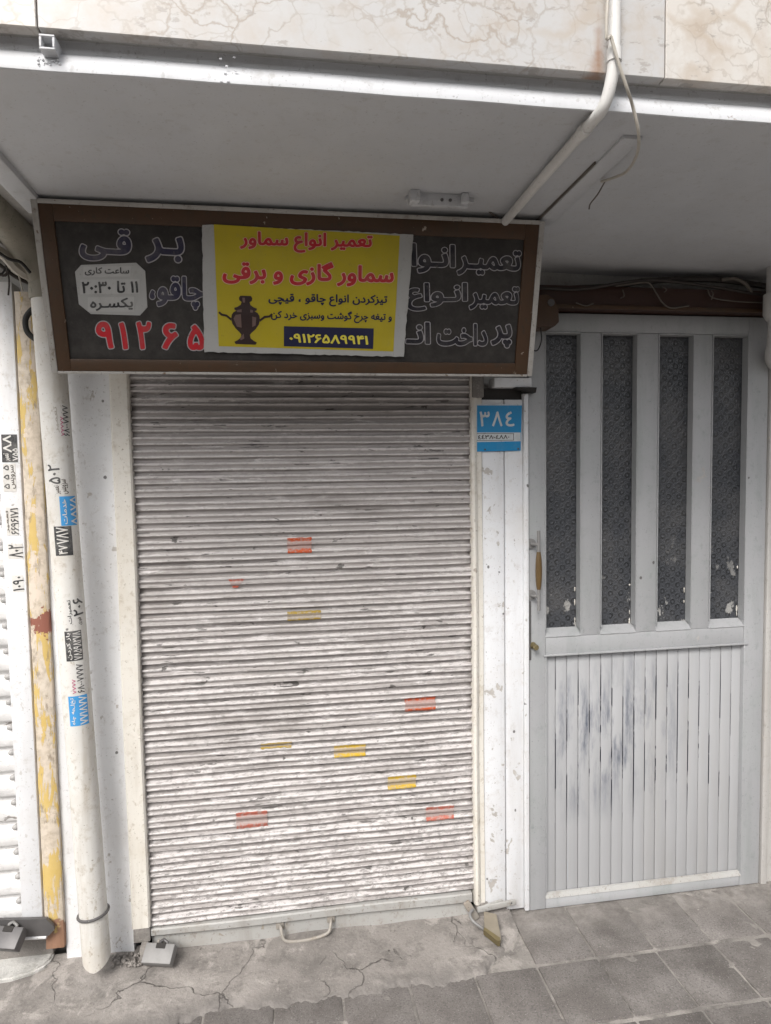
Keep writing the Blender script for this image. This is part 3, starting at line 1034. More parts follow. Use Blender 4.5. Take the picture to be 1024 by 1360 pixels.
# locking eyes at the two ends of the rail
bm = bmesh.new()
def strap(bm, pts, w, th, bev=.0025):
    """flat bar along a path in the picture plane"""
    P = [Vector(p) for p in pts]
    d = (P[-1]-P[0])
    L = d.length
    ang = math.atan2(d.z, d.x)
    c = (P[0]+P[-1])/2
    g = box(bm, c.x-L/2, c.x+L/2, c.y-th/2, c.y+th/2, c.z-w/2, c.z+w/2, bev, 2, Matrix.Rotation(-ang, 3, 'Y'), c)
    return g
strap(bm, [(-.440, -.030, .078), (-.462, -.052, .020)], .024, .012, .004)
put('lock_lug', bm, M['dirtymetal'], sh, smooth=True)
bm = bmesh.new()
strap(bm, [at(618, 1196, y=-.030), at(634, 1222, y=-.046)], .026, .012, .005)
put('lock_lug', bm, M['dirtymetal'], sh, smooth=True)
bm = bmesh.new()
box(bm, -.532, -.478, -.028, .02, .07, .119, .004)
box(bm, -.506, -.484, -.062, -.026, .020, .075, .004)
put('rail_foot', bm, M['mortar'], sh, smooth=True)

# ------------------------------------------------------------------ padlocks
def block_lock(name, label, c, w, h, d, tilt, yawl, mat, shm, slot=True, group=None):
    t = empty(name, c, label, 'padlock', group)
    Rm = Matrix.Rotation(yawl, 3, 'Z') @ Matrix.Rotation(tilt, 3, 'X')
    bm = bmesh.new()
    box(bm, c[0]-w/2, c[0]+w/2, c[1]-d/2, c[1]+d/2, c[2]-h/2, c[2]+h/2, .003, 2, Rm, c)
    put('body', bm, mat, t, smooth=True)
    bm = bmesh.new()
    f = lambda x, y, z: Vector(c)+Rm @ Vector((x, y, z))
    tube(bm, [f(-w*.06, -d*.2, h*.30), f(-w*.06, -d*.2, h*.62), f(w*.02, -d*.1, h*.74), f(w*.16, 0, h*.62), f(w*.16, 0, h*.3)], .0055, 10)
    put('shackle', bm, shm, t, smooth=True)
    if slot:
        bm = bmesh.new()
        box(bm, c[0]-w*.14, c[0]+w*.2, c[1]-d*.5-.0015, c[1]-d*.3, c[2]+h*.22, c[2]+h*.5+.001, .002, 1, Rm, c)
        put('slot', bm, M['void'], t)
    return t
c = at(212, 1268, y=-.075)
block_lock('padlock', 'grey steel block padlock at the left foot of the ribbed shutter', (c.x, -.075, max(c.z, .028)), .098, .058, .036, R(-52), R(-14), M['steel'], M['dark_steel'])
c = at(14, 1246, y=-.07)
block_lock('padlock', 'dark grey block padlock on the neighbouring white shutter by the stone step', (c.x-.012, -.07, max(c.z, .066)), .105, .062, .036, R(-50), R(-16), M['dark_steel'], M['steel'])
# brass padlock hanging at the right foot, seen at an angle
t = empty('padlock', at(652, 1240, y=-.09), 'worn brass padlock hanging open-sided from the right foot of the shutter', 'padlock')
p0, p1 = at(662, 1253, z=.022), at(650, 1214, y=-.06)
pl = Plane(p0, (1, -.1, .05), p1-p0)
q = [(644.5, 1214), (661, 1217), (666, 1251), (662, 1254), (644.5, 1240)]
bm = bmesh.new()
P = [pl.uv(*c) for c in q]
prism(bm, P, lambda u, v: pl.pt(u, v, .014), lambda u, v: pl.pt(u, v, -.004))
bmesh.ops.bevel(bm, geom=bm.edges[:], offset=.0018, segments=2, affect='EDGES')
put('body', bm, M['brass_face'], t, smooth=True)
bm = bmesh.new()
P = [pl.uv(*c) for c in ((643, 1240), (644.5, 1236.5), (664, 1250), (664, 1255), (661, 1255))]
prism(bm, P, lambda u, v: pl.pt(u, v, .0165), lambda u, v: pl.pt(u, v, -.006))
put('end_plate', bm, M['brass'], t)
bm = bmesh.new()
sp = [at(648, 1237, y=-.108), at(638, 1231, y=-.105), at(628, 1223, y=-.09), at(624, 1214, y=-.07), at(628, 1208, y=-.055)]
tube(bm, smooth_path(sp, 5), .0052, 10)
put('shackle', bm, M['steel'], t, smooth=True)

# ------------------------------------------------------------------ right pilaster between shutter and door
pil = empty('metal_pilaster', (.78, 0, 0), 'white sheet metal pilaster of chipped vertical boards between shutter and door', 'pilaster')
zt, zb_ = 1.875, .02
bm = bmesh.new()
for x0, x1, y0 in ((.690, .769, -.006), (.7725, .838, -.0075)):
    pts = 24
    box(bm, x0, x1, y0, .05, zb_+(.012 if x0 < .7 else -.004), zt, .0025)
box(bm, .8385, .856, -.020, .05, .012, zt+.02, .003)
put('board', bm, M['pilaster'], pil, smooth=True)
bm = bmesh.new()
box(bm, .728, .862, -.034, .03, 1.915, 1.947, .002)
put('top_bar', bm, M['pilaster'], pil, smooth=True)
bm = bmesh.new()
box(bm, .690, .838, .004, .05, 1.876, 1.914)
put('gap', bm, M['void'], pil)
bm = bmesh.new()
box(bm, .650, .690, -.034, .02, 1.88, 1.955, .004)
put('rail_cap', bm, M['mortar'], pil, smooth=True)
bm = bmesh.new()
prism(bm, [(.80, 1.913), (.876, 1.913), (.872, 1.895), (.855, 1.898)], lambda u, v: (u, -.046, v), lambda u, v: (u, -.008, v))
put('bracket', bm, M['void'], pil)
bm = bmesh.new()
a, b = at(634, 1209, y=-.035), at(685, 1197, y=-.030)
strap(bm, [a, b], .022, .008, .0035)
strap(bm, [at(640, 1206, y=-.022), at(668, 1196, y=-.020)], .016, .006, .002)
bar2 = put('latch_bar', bm, M['grey'], pil, smooth=True)
bm = bmesh.new()
c = at(679, 1199, y=-.034)
tube(bm, [(c.x, -.037, c.z), (c.x, -.030, c.z)], .0035, 10)
put('rivet', bm, M['dark_steel'], bar2)
bm = bmesh.new()
box(bm, .655, .70, -.022, .03, .01, .058, .004)
put('foot_block', bm, M['mortar'], pil, smooth=True)
for (px, py, rr) in ((653, 604, .006), (684, 603, .0035), (657.5, 640, .0045), (645, 632, .004), (650, 710, .006), (639, 797, .004), (686, 799, .004), (666, 852, .007), (654, 939, .003), (672, 1045, .004), (670, 1102, .004), (686, 1092, .003), (668, 1141, .004), (688, 1168, .0045), (692, 1172, .004), (683, 1163, .004), (648, 1100, .003)):
    pass

# ------------------------------------------------------------------ house number plate
hp_ = empty('house_number_plate', at(660, 600, y=-.012), 'small blue enamel house number plate above the white pilaster', 'number plate')
pl = Plane(at(630, 600, y=-.010), (1, 0, 0), (0, 0, 1))
pl.quad('plate', [(631, 600), (691, 598.5), (693, 537.5), (630.5, 537.5)], 0, .003, M['bluelabel'], hp_)
pl.quad('rim', [(630.2, 538.5), (693.2, 538.5), (693.2, 537), (630.2, 537)], .0008, .0036, M['plate_white'], hp_)
pl.quad('strip', [(631.5, 587.2), (691, 586), (691, 574.5), (631.5, 574.5)], .0031, .0036, M['plate_white'], hp_)
for txt, x0, x1, y1, y0 in (('۳', 636.5, 650, 566.5, 546.5), ('۸', 653, 667, 566.5, 546.5), ('٤', 671, 683, 566.5, 546.5)):
    write('lettering', txt, pl.mapper((x0, y1), (x1, y1), (x0, y0), .003), M['plate_white'], hp_, .015, 24)
write('lettering', '\u0664\u0664\u06f3\u06f8-\u0664\u06f8\u06f8\u06f0', pl.mapper((634.5, 583.5), (676, 583), (634.5, 578), .0037), M['ink'], hp_, .02, 18)
for q in ([(632, 585.5), (681.5, 585), (681.5, 584.4), (632, 584.9)], [(632, 576.2), (681.5, 576.2), (681.5, 575.6), (632, 575.6)], [(681.3, 585), (682, 585), (682, 575.6), (681.3, 575.6)]):
    pl.quad('strip_line', q, .0037, .0041, M['ink'], hp_)
for q in ((688, 596), (644, 597)):
    bm = bmesh.new()
    c = at(*q, y=-.0135)
    tube(bm, [(c.x, -.0165, c.z), (c.x, -.012, c.z)], .0032, 8)
    put('screw', bm, M['ink'], hp_)

# ------------------------------------------------------------------ door
YD = 0.0
door = empty('metal_door', (1.33, YD, 0), 'grey white metal street door with four narrow patterned glass panes', 'door')
X0, X1 = .860, 1.795
bm = bmesh.new()
panes = [(.926, 1.050), (1.138, 1.266), (1.358, 1.487), (1.572, 1.707)]
zt, zg0, zg1 = 2.178, 1.040, 2.106
box(bm, X0, .922, YD-.010, YD+.035, .004, zt, .003)                 # lock stile
box(bm, 1.712, X1, YD-.010, YD+.035, .004, zt-.0008, .003)          # hinge stile
box(bm, .9225, 1.7115, YD-.0095, YD+.035, zg1+.006, zt-.0006, .003)   # top rail
for (a, b), (c, d) in zip(panes, panes[1:]):
    box(bm, b+.006, c-.006, YD-.0092, YD+.035, 1.0235, zg1+.0055, .003)
box(bm, .9225, 1.7115, YD-.0094, YD+.035, .958, 1.0232, .003)          # middle rail
box(bm, .9225, 1.7115, YD-.0094, YD+.035, .004, .044, .003)          # bottom rail
put('frame', bm, M['door'], door, smooth=True)
bm = bmesh.new()
box(bm, .914, 1.728, YD-.0165, YD-.0098, .954, .961, .001)
put('rail_bead', bm, M['door'], door, smooth=True)
for (a, b) in panes:
    bm = bmesh.new()
    sweep_x(bm, [(YD-.012, 1.0245), (YD+.022, 1.050), (YD+.022, 1.020), (YD-.009, 1.020)], a-.006, b+.006, 1, True)
    for xx in (a-.006, b+.002):
        box(bm, xx, xx+.004, YD-.012, YD+.022, 1.0505, zg1+.0055, .001, 1)
    box(bm, a-.0018, b+.0018, YD-.012, YD+.022, zg1+.001, zg1+.0055, .001, 1)
    f = put('window', bm, M['door'], door, smooth=True)
    bm = bmesh.new()
    box(bm, a-.004, b+.004, YD+.023, YD+.028, 1.03, zg1+.004)
    put('pane', bm, M['glass'], f)
    bm = bmesh.new()          # lumps of old putty in the corners
    for k in range(6):
        left = rnd.random() < .4
        z = 1.052+abs(rnd.gauss(0, .10))
        x = a+.002 if left else b-.002
        bmesh.ops.create_icosphere(bm, subdivisions=2, radius=1, matrix=Matrix.Translation((x, YD+.023, z)) @ Matrix.Diagonal((rnd.uniform(.0015, .0035), .002, rnd.uniform(.004, .014), 1)))
    put('putty', bm, M['cream'], f, smooth=True)
bm = bmesh.new()
for k in range(18):
    x0 = .922+k*.04428
    box(bm, x0+.0010, min(x0+.04428-.0010, 1.717), YD+.007+rnd.uniform(-.0008, .0008), YD+.022, .046, .957, .0014, 2)
lp = put('lower_panel', bm, M['boards'], door, smooth=True)
bm = bmesh.new()
box(bm, .922, 1.717, YD+.014, YD+.03, .044, .957)
put('panel_back', bm, M['dark_steel'], door)
bm = bmesh.new()
sweep_x(bm, [(YD-.013, .044), (YD-.004, .058), (YD+.0035, .060), (YD+.0035, .0445)], .921, 1.716, 1, True)
put('drip_bead', bm, M['grey'], door, smooth=True)
bm = bmesh.new()   # sunk edge beads around the boarded panel
box(bm, .921, .925, YD-.013, YD+.004, .060, .953, .001, 1)
box(bm, 1.713, 1.7165, YD-.013, YD+.004, .060, .953, .001, 1)
put('panel_bead', bm, M['door'], door, smooth=True)
# pull handle: two rosettes, a steel bar with a wooden grip
hd = empty('pull_handle', (.894, YD-.05, 1.28), None, None)
hd.parent = door
hd.location = Vector((.894, YD-.05, 1.28))-door.location
zA, zB_ = at(712, 722, y=-.02).z, at(712, 790, y=-.02).z
yb = YD-.052
xh = at(715.5, 750, y=yb).x
bm = bmesh.new()
zh0, zh1 = at(715, 705, y=yb).z, at(715, 811, y=yb).z
for z in (zA, zB_):
    tube(bm, [(xh-.014, YD-.009, z), (xh-.014, YD-.017, z)], .018, 18)
    tube(bm, smooth_path([(xh-.014, YD-.014, z), (xh-.012, YD-.036, z), (xh, yb, z)], 4), .006, 10)
put('rosette', bm, M['steel'], hd, smooth=True, sharp=40)
bm = bmesh.new()
zw0, zw1 = at(715, 736, y=yb).z, at(715, 780, y=yb).z
tube(bm, [(xh, yb, zh0), (xh, yb, zw0)], .006, 12)
tube(bm, [(xh, yb, zw1), (xh, yb, zh1)], .006, 12)
put('bar', bm, M['steel'], hd, smooth=True, sharp=40)
bm = bmesh.new()
zz = [zw0+.008+(zw1-zw0-.016)*k/10 for k in range(11)]
tube(bm, [(xh, yb, z) for z in zz], .01, 14, True, [.0065+.0052*math.sin(math.pi*(k/10))**.7 for k in range(11)])
put('grip', bm, M['wood'], hd, smooth=True, sharp=60)
bm = bmesh.new()
box(bm, .851, .866, YD-.014, YD-.002, .945, 1.158, .001)
lk = put('lock_plate', bm, M['dark_steel'], door)
bm = bmesh.new()
c = at(704, 854, y=-.03)
tube(bm, [(.874, YD-.009, .997), (.874, YD-.018, .997), (.874, YD-.026, .997), (.874, YD-.040, .997), (.874, YD-.046, .997)], .01, 14, True, [.013, .011, .0065, .011, .008])
put('knob', bm, M['brass'], lk, smooth=True, sharp=50)

# ------------------------------------------------------------------ right-hand post, lintel over the door
bm = bmesh.new()
box(bm, 1.801, 1.826, -.016, .05, 0, 2.18, .003)
box(bm, 1.8275, 2.6, -.004, .05, 0, 2.30, .003)
tag(put('door_post', bm, M['post'], base=(1.82, 0, 0), smooth=True), 'scuffed white wall post at the hinge side of the street door', 'post')
bm = bmesh.new()
tube(bm, [(1.749, -.115, ZS), (1.749, -.115, 2.19)], .043, 20)
tube(bm, [(1.749, -.115, 2.235), (1.749, -.115, 2.165), (1.749, -.115, 2.145)], .05, 20, True, [.052, .052, .042])
tube(bm, smooth_path([(1.749, -.115, 2.16), (1.749, -.115, 2.12), (1.753, -.108, 2.07), (1.775, -.07, 2.03), (1.83, -.01, 2.015), (1.86, .02, 2.015)], 6), .036, 18)
tag(put('vent_pipe', bm, M['conduit'], base=(1.749, -.115, 2.15), smooth=True, sharp=45), 'fat white pipe stub with a collar at the right end of the lintel', 'pipe')
lt = empty('door_lintel', (1.36, 0, 2.18), 'dark red brown boxed lintel over the street door', 'lintel')
bm = bmesh.new()
box(bm, .872, 1.835, -.052, .05, 2.1815, 2.262, .004)
put('beam', bm, M['darkbrown'], lt, smooth=True)
bm = bmesh.new()
box(bm, .872, 1.835, -.060, -.053, 2.182, 2.196, .002)
put('bottom_edge', bm, M['brown'], lt, smooth=True)

def wire(name, pts, r, mat, label, group=None):
    bm = bmesh.new()
    P = smooth_path(pts, 6)
    tube(bm, P, r, 7)
    return tag(put(name, bm, mat, base=P[0], smooth=True), label, 'cable', group)
Gc = 'cables lying along the door lintel'
zc = 2.266
def lc(px, py, y): return at(px, py, y=y)
wire('cable', [lc(700, 385, -.02), lc(760, 383, -.03), lc(815, 380, -.035), lc(850, 374, -.04), lc(905, 371, -.03), lc(960, 372, -.03), lc(1040, 384, -.02)], .011, M['cable_dark'], 'thickest black cable arching along the top of the brown lintel', Gc)
wire('cable', [lc(705, 382, -.05), lc(770, 384, -.055), lc(830, 375, -.06), lc(870, 372, -.055), lc(940, 380, -.05), lc(1010, 392, -.05)], .006, M['cable_dark'], 'thin black cable in front of the thick one on the lintel', Gc)
wire('cable', [lc(818, 380, -.06), lc(845, 376, -.066), lc(862, 376, -.066), lc(872, 390, -.066), lc(880, 402, -.066), lc(892, 409, -.064), lc(915, 406, -.06)], .0028, M['cable'], 'grey cable crossing down over the middle of the brown lintel', Gc)
wire('cable', [lc(958, 372, -.05), lc(975, 370, -.06), lc(990, 377, -.06), lc(998, 388, -.05)], .006, M['cable'], 'short grey cable hump at the right end of the lintel', Gc)
wire('cable', [lc(940, 384, -.058), lc(946, 395, -.066), lc(975, 400, -.064), lc(1012, 402, -.06)], .0022, M['cable'], 'hair thin cable sagging across the right half of the lintel', Gc)
wire('cable', [lc(765, 402, -.064), lc(778, 406, -.07), lc(788, 403, -.064)], .002, M['cable'], 'tiny loop of wire near the left end of the lintel', Gc)
wire('cable', [lc(824, 396, -.06), lc(829, 393, -.07), lc(827, 385, -.06)], .0022, M['cable'], 'grey cable clip curl left of the lintel middle', Gc)
wire('cable', [lc(882, 388, -.06), lc(885, 385, -.07), lc(880, 380, -.06)], .0022, M['cable'], 'grey cable clip curl at the lintel middle', Gc)
wire('cable', [lc(945, 398, -.06), lc(947, 390, -.07), lc(944, 385, -.06)], .0022, M['cable'], 'grey cable clip curl right of the lintel middle', Gc)
wire('cable', [lc(718, 435, -.09), lc(719, 452, -.085), lc(714, 465, -.08), lc(707, 464, -.07), lc(703, 455, -.06)], .0022, M['black'], 'thin black wire looping below the brown wooden block')
wire('cable', [lc(661, 290, -.44), lc(650, 281, -.46), lc(646, 276, -.455), lc(660, 274, -.45), lc(672, 278, -.44), lc(664, 286, -.43), (.70, -.40, 2.326), (.75, -.38, 2.322)], .0028, M['cable'], 'curled grey wire end where the conduit meets the sign top')
bk = empty('wood_block', at(721, 430, y=-.09), 'brown wooden block with a round end beside the sign edge', 'block')
bm = bmesh.new()
pl = Plane(at(705, 437, y=-.07), (1, 0, 0), (0, 0, 1))
prism(bm, [pl.uv(*c) for c in ((703, 396), (722, 394), (731, 399), (737, 412), (738, 430), (732, 436), (703, 437))], lambda u, v: pl.pt(u, v, .03), lambda u, v: pl.pt(u, v, -.05))
bmesh.ops.bevel(bm, geom=bm.edges[:], offset=.002, segments=2, affect='EDGES')
put('block', bm, M['brown'], bk, smooth=True)
bm = bmesh.new()
c = pl.pt(*pl.uv(727, 405), .034)
tube(bm, [c, c+Vector((0, .006, 0))], .012, 14)
put('cap', bm, M['dark_steel'], bk, smooth=True, sharp=40)

# ------------------------------------------------------------------ shop sign
YT, YB = -.45, -.352
A, B = at(77, 488, y=YB), at(38, 262, y=YT)
S = Plane(A, (1, 0, 0), (0, B.y-A.y, B.z-A.z))
sg = empty('shop_sign', at(390, 495, y=YB+.02), 'wide dark shop sign board in a brown frame leaning forward under the canopy', 'sign')
uTL, uTR, uBR, uBL = S.uv(38, 262), S.uv(727, 297), S.uv(697, 499), S.uv(77, 489)
U0, U1, VT = uBL[0], uBR[0], uTL[1]
U1 = (uTR[0]+uBR[0])/2
U0 = (uTL[0]+uBL[0])/2
V0 = min(uBL[1], uBR[1])
VT = (uTL[1]+uTR[1])/2
def sb(bm, u0, u1, v0, v1, h0, h1, bev=0.0):
    g = box(bm, u0, u1, -h1, -h0, v0, v1, bev)
    for v in g:
        v.co = S.pt(v.co.x, v.co.z, -v.co.y)
E_ = .011
FW = .042
bm = bmesh.new()
sb(bm, U0, U1, V0, VT, -.055, -.004)
put('box', bm, M['alu'], sg)
bm = bmesh.new()      # aluminium tray edge all round
sb(bm, U0-.004, U0+E_, V0, VT, -.055, .010, .001)
sb(bm, U1-E_, U1+.004, V0, VT, -.055, .010, .001)
sb(bm, U0+E_, U1-E_, VT-E_*.8, VT+.002, -.055, .0095, .001)
sb(bm, U0+E_, U1-E_, V0-.002, V0+E_*.4, -.055, .0095, .001)
put('edge_trim', bm, M['alu'], sg, smooth=True)
u0, u1, v0, v1 = U0+E_, U1-E_, V0+E_*.4, VT-E_*.8
bm = bmesh.new()
fl = .034
sb(bm, u0, u0+fl, v0, v1, -.004, .008, .0015)
sb(bm, u1-fl*1.15, u1, v0, v1, -.004, .0082, .0015)
sb(bm, u0+fl, u1-fl*1.15, v1-.040, v1, -.004, .0078, .0015)
sb(bm, u0+fl, u1-fl*1.15, v0, v0+.032, -.004, .0078, .0015)
put('frame', bm, M['brown'], sg, smooth=True)
bm = bmesh.new()
sb(bm, u0+fl-.002, u1-fl*1.15+.002, v0+.03, v1-.038, -.003, .001)
put('panel', bm, M['panel'], sg)
for txt, bl, br, tl in (('تعمیـر', (607, 365), (691, 369), (607, 329)), ('انـوا', (546, 362), (604, 364), (546, 323)),
                        ('تعمیر', (623, 411), (689, 413), (623, 379)), ('انـواع', (540, 413), (620, 412), (540, 376)),
                        ('پر', (652, 461), (679, 462), (652, 430)), ('داخت', (580, 459), (647, 460), (580, 429)), ('انـ', (539, 456), (571, 457), (539, 427)),
                        ('بـر', (194, 348), (244, 351), (194, 312)), ('قـی', (106, 345), (174, 349), (106, 301)), ('چاقو،', (199, 409), (270, 412), (199, 365))):
    write('lettering', txt, S.mapper(bl, br, tl, .001), M['signnavy'] if bl[0] < 300 else M['signletter'], sg, .034, 44, .03, M['outline'])
for txt, x0, x1, yb_, yt_ in (('۹', 127, 150, 463, 427), ('۱', 158, 169, 464, 428), ('۲', 181, 201, 464, 427), ('۶', 214, 236, 464, 429), ('۵', 248, 271, 465, 431)):
    write('lettering', txt, S.mapper((x0+2, yb_), (x1+1.5, yb_), (x0, yt_), .001), M['red'], sg, .035, 30, .028, M['outline'])

# hours notice stuck on the sign
nt = empty('hours_notice', S.pt(*S.uv(150, 421)), 'white eight sided opening hours paper stuck at the left of the sign', 'notice')
S.quad('sheet', [(108, 352), (181, 349), (193, 360), (196, 408), (186, 419), (121, 417), (105, 404), (100, 361)], .0012, .0022, M['paper'], nt)
for k, (q, txt, bl, br, tl) in enumerate((([(111, 368), (174, 367.5), (174, 353.5), (111, 354)], 'ساعت کاری', (113, 366), (172, 366), (113, 355)),
                      ([(107, 391), (186, 390), (186, 370.5), (107, 371.5)], '۱۱ تا ۲۰:۳۰', (109, 390), (184, 389), (109, 373.5)),
                      ([(117, 414), (179, 414), (179, 394), (117, 395)], 'یکسـره', (120, 413), (177, 412), (120, 396)))):
    S.quad('strip', q, .0023, .0029, M['notice'], nt)
    write('lettering', txt, S.mapper(bl, br, tl, .0029), M['ink'], nt, .028, 26)

# poster
po = empty('poster', S.pt(*S.uv(404, 470)), 'yellow Persian repair poster with red writing pasted over the sign middle', 'poster')
PP = Plane(A, (1, 0, 0), (0, B.y-A.y, B.z-A.z))
PP.wave = lambda u, v: .0035+.0016*math.sin(u*23+v*9)*math.sin(v*17+1)+.0010*math.sin(u*61-v*38)*math.sin(u*13)+.0007*math.sin(v*95+u*20)*math.sin(u*31+2)
PP.bent('sheet', [(269, 299), (548, 312), (535, 473.5), (272, 467)], .0090, M['paper'], po, ragged=.0012)
PP.bent('yellow_field', [(284.5, 298.8), (530, 313.5), (521.5, 466.5), (291, 459.5)], .0095, M['yellow'], po)
hb = .0097
write('lettering', 'تعمیر انواع سماور', PP.mapper((319, 335), (493, 338), (319, 307.5), hb), M['red'], po, .036, 36, .026, M['pink'])
write('lettering', 'سماور گازی و برقی', PP.mapper((296, 377), (521, 382), (296, 344.5), hb), M['red'], po, .036, 40, .026, M['pink'])
write('lettering', 'تیزکردن انواع چاقو ، قیچی', PP.mapper((356.5, 406), (513, 408), (356.5, 389.5), hb), M['navy'], po, .03, 28)
write('lettering', 'و تیغه چرخ گوشت وسبزی خرد کن', PP.mapper((360, 427), (519, 430), (360, 411), hb), M['navy'], po, .03, 28)
PP.bent('number_box', [(377, 433), (495.5, 436), (494.5, 463), (377, 459.5)], .0101, M['navy'], po, 30, 8)
write('lettering', '۰۹۱۲۶۵۸۹۹۴۱', PP.mapper((384, 454.5), (488, 457.5), (384, 442.5), .0107), M['yellow_ink'], po, .03, 26)
# printed samovar
SIL = ((0, .30), (.045, .34), (.08, .24), (.13, .15), (.20, .13), (.25, .19), (.32, .30), (.42, .40), (.52, .43), (.60, .415), (.655, .36), (.69, .27), (.705, .33), (.745, .34), (.765, .25), (.81, .15), (.87, .12), (.905, .19), (.955, .20), (1, .16))
sx, sy, up = 326.5, 457, 64
pic = lambda c: PP.uv(sx+c[0]*44, sy-c[1]*up+c[0]*1.6)
bm = bmesh.new()
for (y0, w0), (y1, w1) in zip(SIL, SIL[1:]):
    for sg_ in (-1, 1):
        bm.faces.new([bm.verts.new(PP.pt(*pic(c), .0103)) for c in ((0, y0), (sg_*w0, y0), (sg_*w1, y1), (0, y1))])
for sg_ in (-1, 1):      # the two handles
    for q in ([(.43, .53), (.56, .60), (.58, .555), (.425, .47)], [(.56, .60), (.70, .615), (.74, .575), (.58, .555)], [(.70, .615), (.78, .66), (.82, .63), (.74, .575)]):
        bm.faces.new([bm.verts.new(PP.pt(*pic((sg_*x, y)), .0103)) for x, y in q])
sv = put('samovar_picture', bm, M['samovar'], po)
for poly in ([(-.36, .52), (-.30, .60), (-.14, .62), (-.12, .34), (-.26, .36)], [(.20, .58), (.32, .56), (.30, .40), (.20, .36)], [(-.26, .70), (-.12, .72), (-.12, .66), (-.26, .66)], [(.14, .72), (.22, .71), (.22, .66), (.14, .66)], [(-.10, .96), (-.02, .96), (-.02, .86), (-.08, .86)], [(-.18, .12), (-.06, .22), (-.04, .12), (-.14, .08)]):
    bm = bmesh.new()
    prism(bm, [pic(c) for c in poly], lambda u, v: PP.pt(u, v, .0109), lambda u, v: PP.pt(u, v, .0105))
    put('highlight', bm, M['samovar_light'], sv)

# ------------------------------------------------------------------ stickers on the shutter
def sticker(px0, py0, px1, py1, mat, label, torn=False):
    a, b = at(px0, (py0+py1)/2, y=-.008), at(px1, (py0+py1)/2, y=-.008)
    zt, zb2 = at((px0+px1)/2, py0, y=-.008).z, at((px0+px1)/2, py1, y=-.008).z
    bm = bmesh.new()
    n = max(6, int((zt-zb2)/.0022))
    rows = []
    jag = [(rnd.uniform(0, .0035), rnd.uniform(0, .0035)) for _ in range(n+1)]
    for i in range(15):
        row = []
        top, low = rnd.uniform(0, .002), rnd.uniform(0, .002)
        for j in range(n+1):
            z = zb2+low+(zt-zb2-top-low)*j/n
            l, r_ = a.x+jag[j][0], b.x-jag[j][1]
            if torn: l, r_ = l+(1-j/n)*.012, r_-(1-j/n)*.022
            x = l+(r_-l)*i/14
            y = min(prof_y(z-.0015), prof_y(z), prof_y(z+.0015))
            w = wobble(x, z)
            row.append(bm.verts.new((x, min(y, -.004)+w[0]-.0014, z+w[1])))
        rows.append(row)
    for p, q in zip(rows, rows[1:]):
        for j in range(n): bm.faces.new((p[j], p[j+1], q[j+1], q[j]))
    tag(put('sticker', bm, mat, base=((a.x+b.x)/2, -.012, (zt+zb2)/2), smooth=True, sharp=80), label, 'sticker', 'small stickers on the ribbed shutter')
OR = shutter_sticker('orange_sticker', (.52, .085, .02), .35)
RE = shutter_sticker('red_sticker', (.45, .10, .06), .25)
PK = shutter_sticker('faded_red_sticker', (.45, .13, .09), .25)
YE = shutter_sticker('yellow_sticker', (.52, .34, .02), .45)
YD_ = shutter_sticker('dark_yellow_sticker', (.34, .23, .03), .4)
for q in ((381, 714, 414.5, 734, OR, 'orange and grey sticker highest on the shutter'),
          (303, 769, 326, 781, RE, 'torn small red sticker scrap left of the shutter middle', True),
          (381, 811, 427, 824, YD_, 'dull dark yellow sticker just below the highest orange sticker'),
          (537, 925, 579, 944, OR, 'bright orange sticker near the right guide rail'),
          (346, 985, 388, 994, YD_, 'thin dull yellow strip sticker left of the bright yellow sticker'),
          (443, 988, 486, 1005, YE, 'bright yellow sticker at the shutter middle, lower half'),
          (514, 1029, 553, 1046, YE, 'pale yellow sticker above the red sticker by the right rail'),
          (313, 1077, 356, 1099, PK, 'faded pinkish red sticker lowest on the left of the shutter'),
          (565, 1070, 603, 1088, PK, 'faded red sticker lowest on the right near the guide rail')):
    sticker(*q)

# ------------------------------------------------------------------ left side: pier, peeling column, neighbour shutter
bm = bmesh.new()
n = 40
rows = []
for i in range(n+1):
    z = -.01+2.01*i/n
    row = [bm.verts.new((-.752, .095, z))]
    for j in range(13):
        x = -.752+.214*j/12
        row.append(bm.verts.new((x, .004+.003*hn(x*3, z)+.0015*hn(x*9, z*4), z)))
    row.append(bm.verts.new((-.538, .095, z)))
    rows.append(row)
for a, b in zip(rows, rows[1:]):
    for j in range(14): bm.faces.new((a[j], a[j+1], b[j+1], b[j]))
tag(put('plastered_pier', bm, M['pier'], base=(-.65, 0, .05), smooth=True, sharp=60), 'bluish white plastered pier between the fat downpipe and the shutter rail', 'pier')
bm = bmesh.new()
rows = []
for i in range(61):
    z = .075+2.13*i/60
    rows.append([bm.verts.new((x+.0012*hn(z*4, x), y+.0015*hn(z*3, x*20), z)) for x, y in ((-.811, .08), (-.811, -.010), (-.809, -.0125), (-.78, -.0128), (-.755, -.0122), (-.753, -.010), (-.753, .08))])
for a, b in zip(rows, rows[1:]):
    for k in range(6): bm.faces.new((a[k], a[k+1], b[k+1], b[k]))
bm.faces.new(rows[0]); bm.faces.new(rows[-1])
tag(put('painted_column', bm, M['peel'], base=(-.78, 0, .07), smooth=True, sharp=60), 'narrow column with peeling yellow paint beside the fat downpipe', 'column')

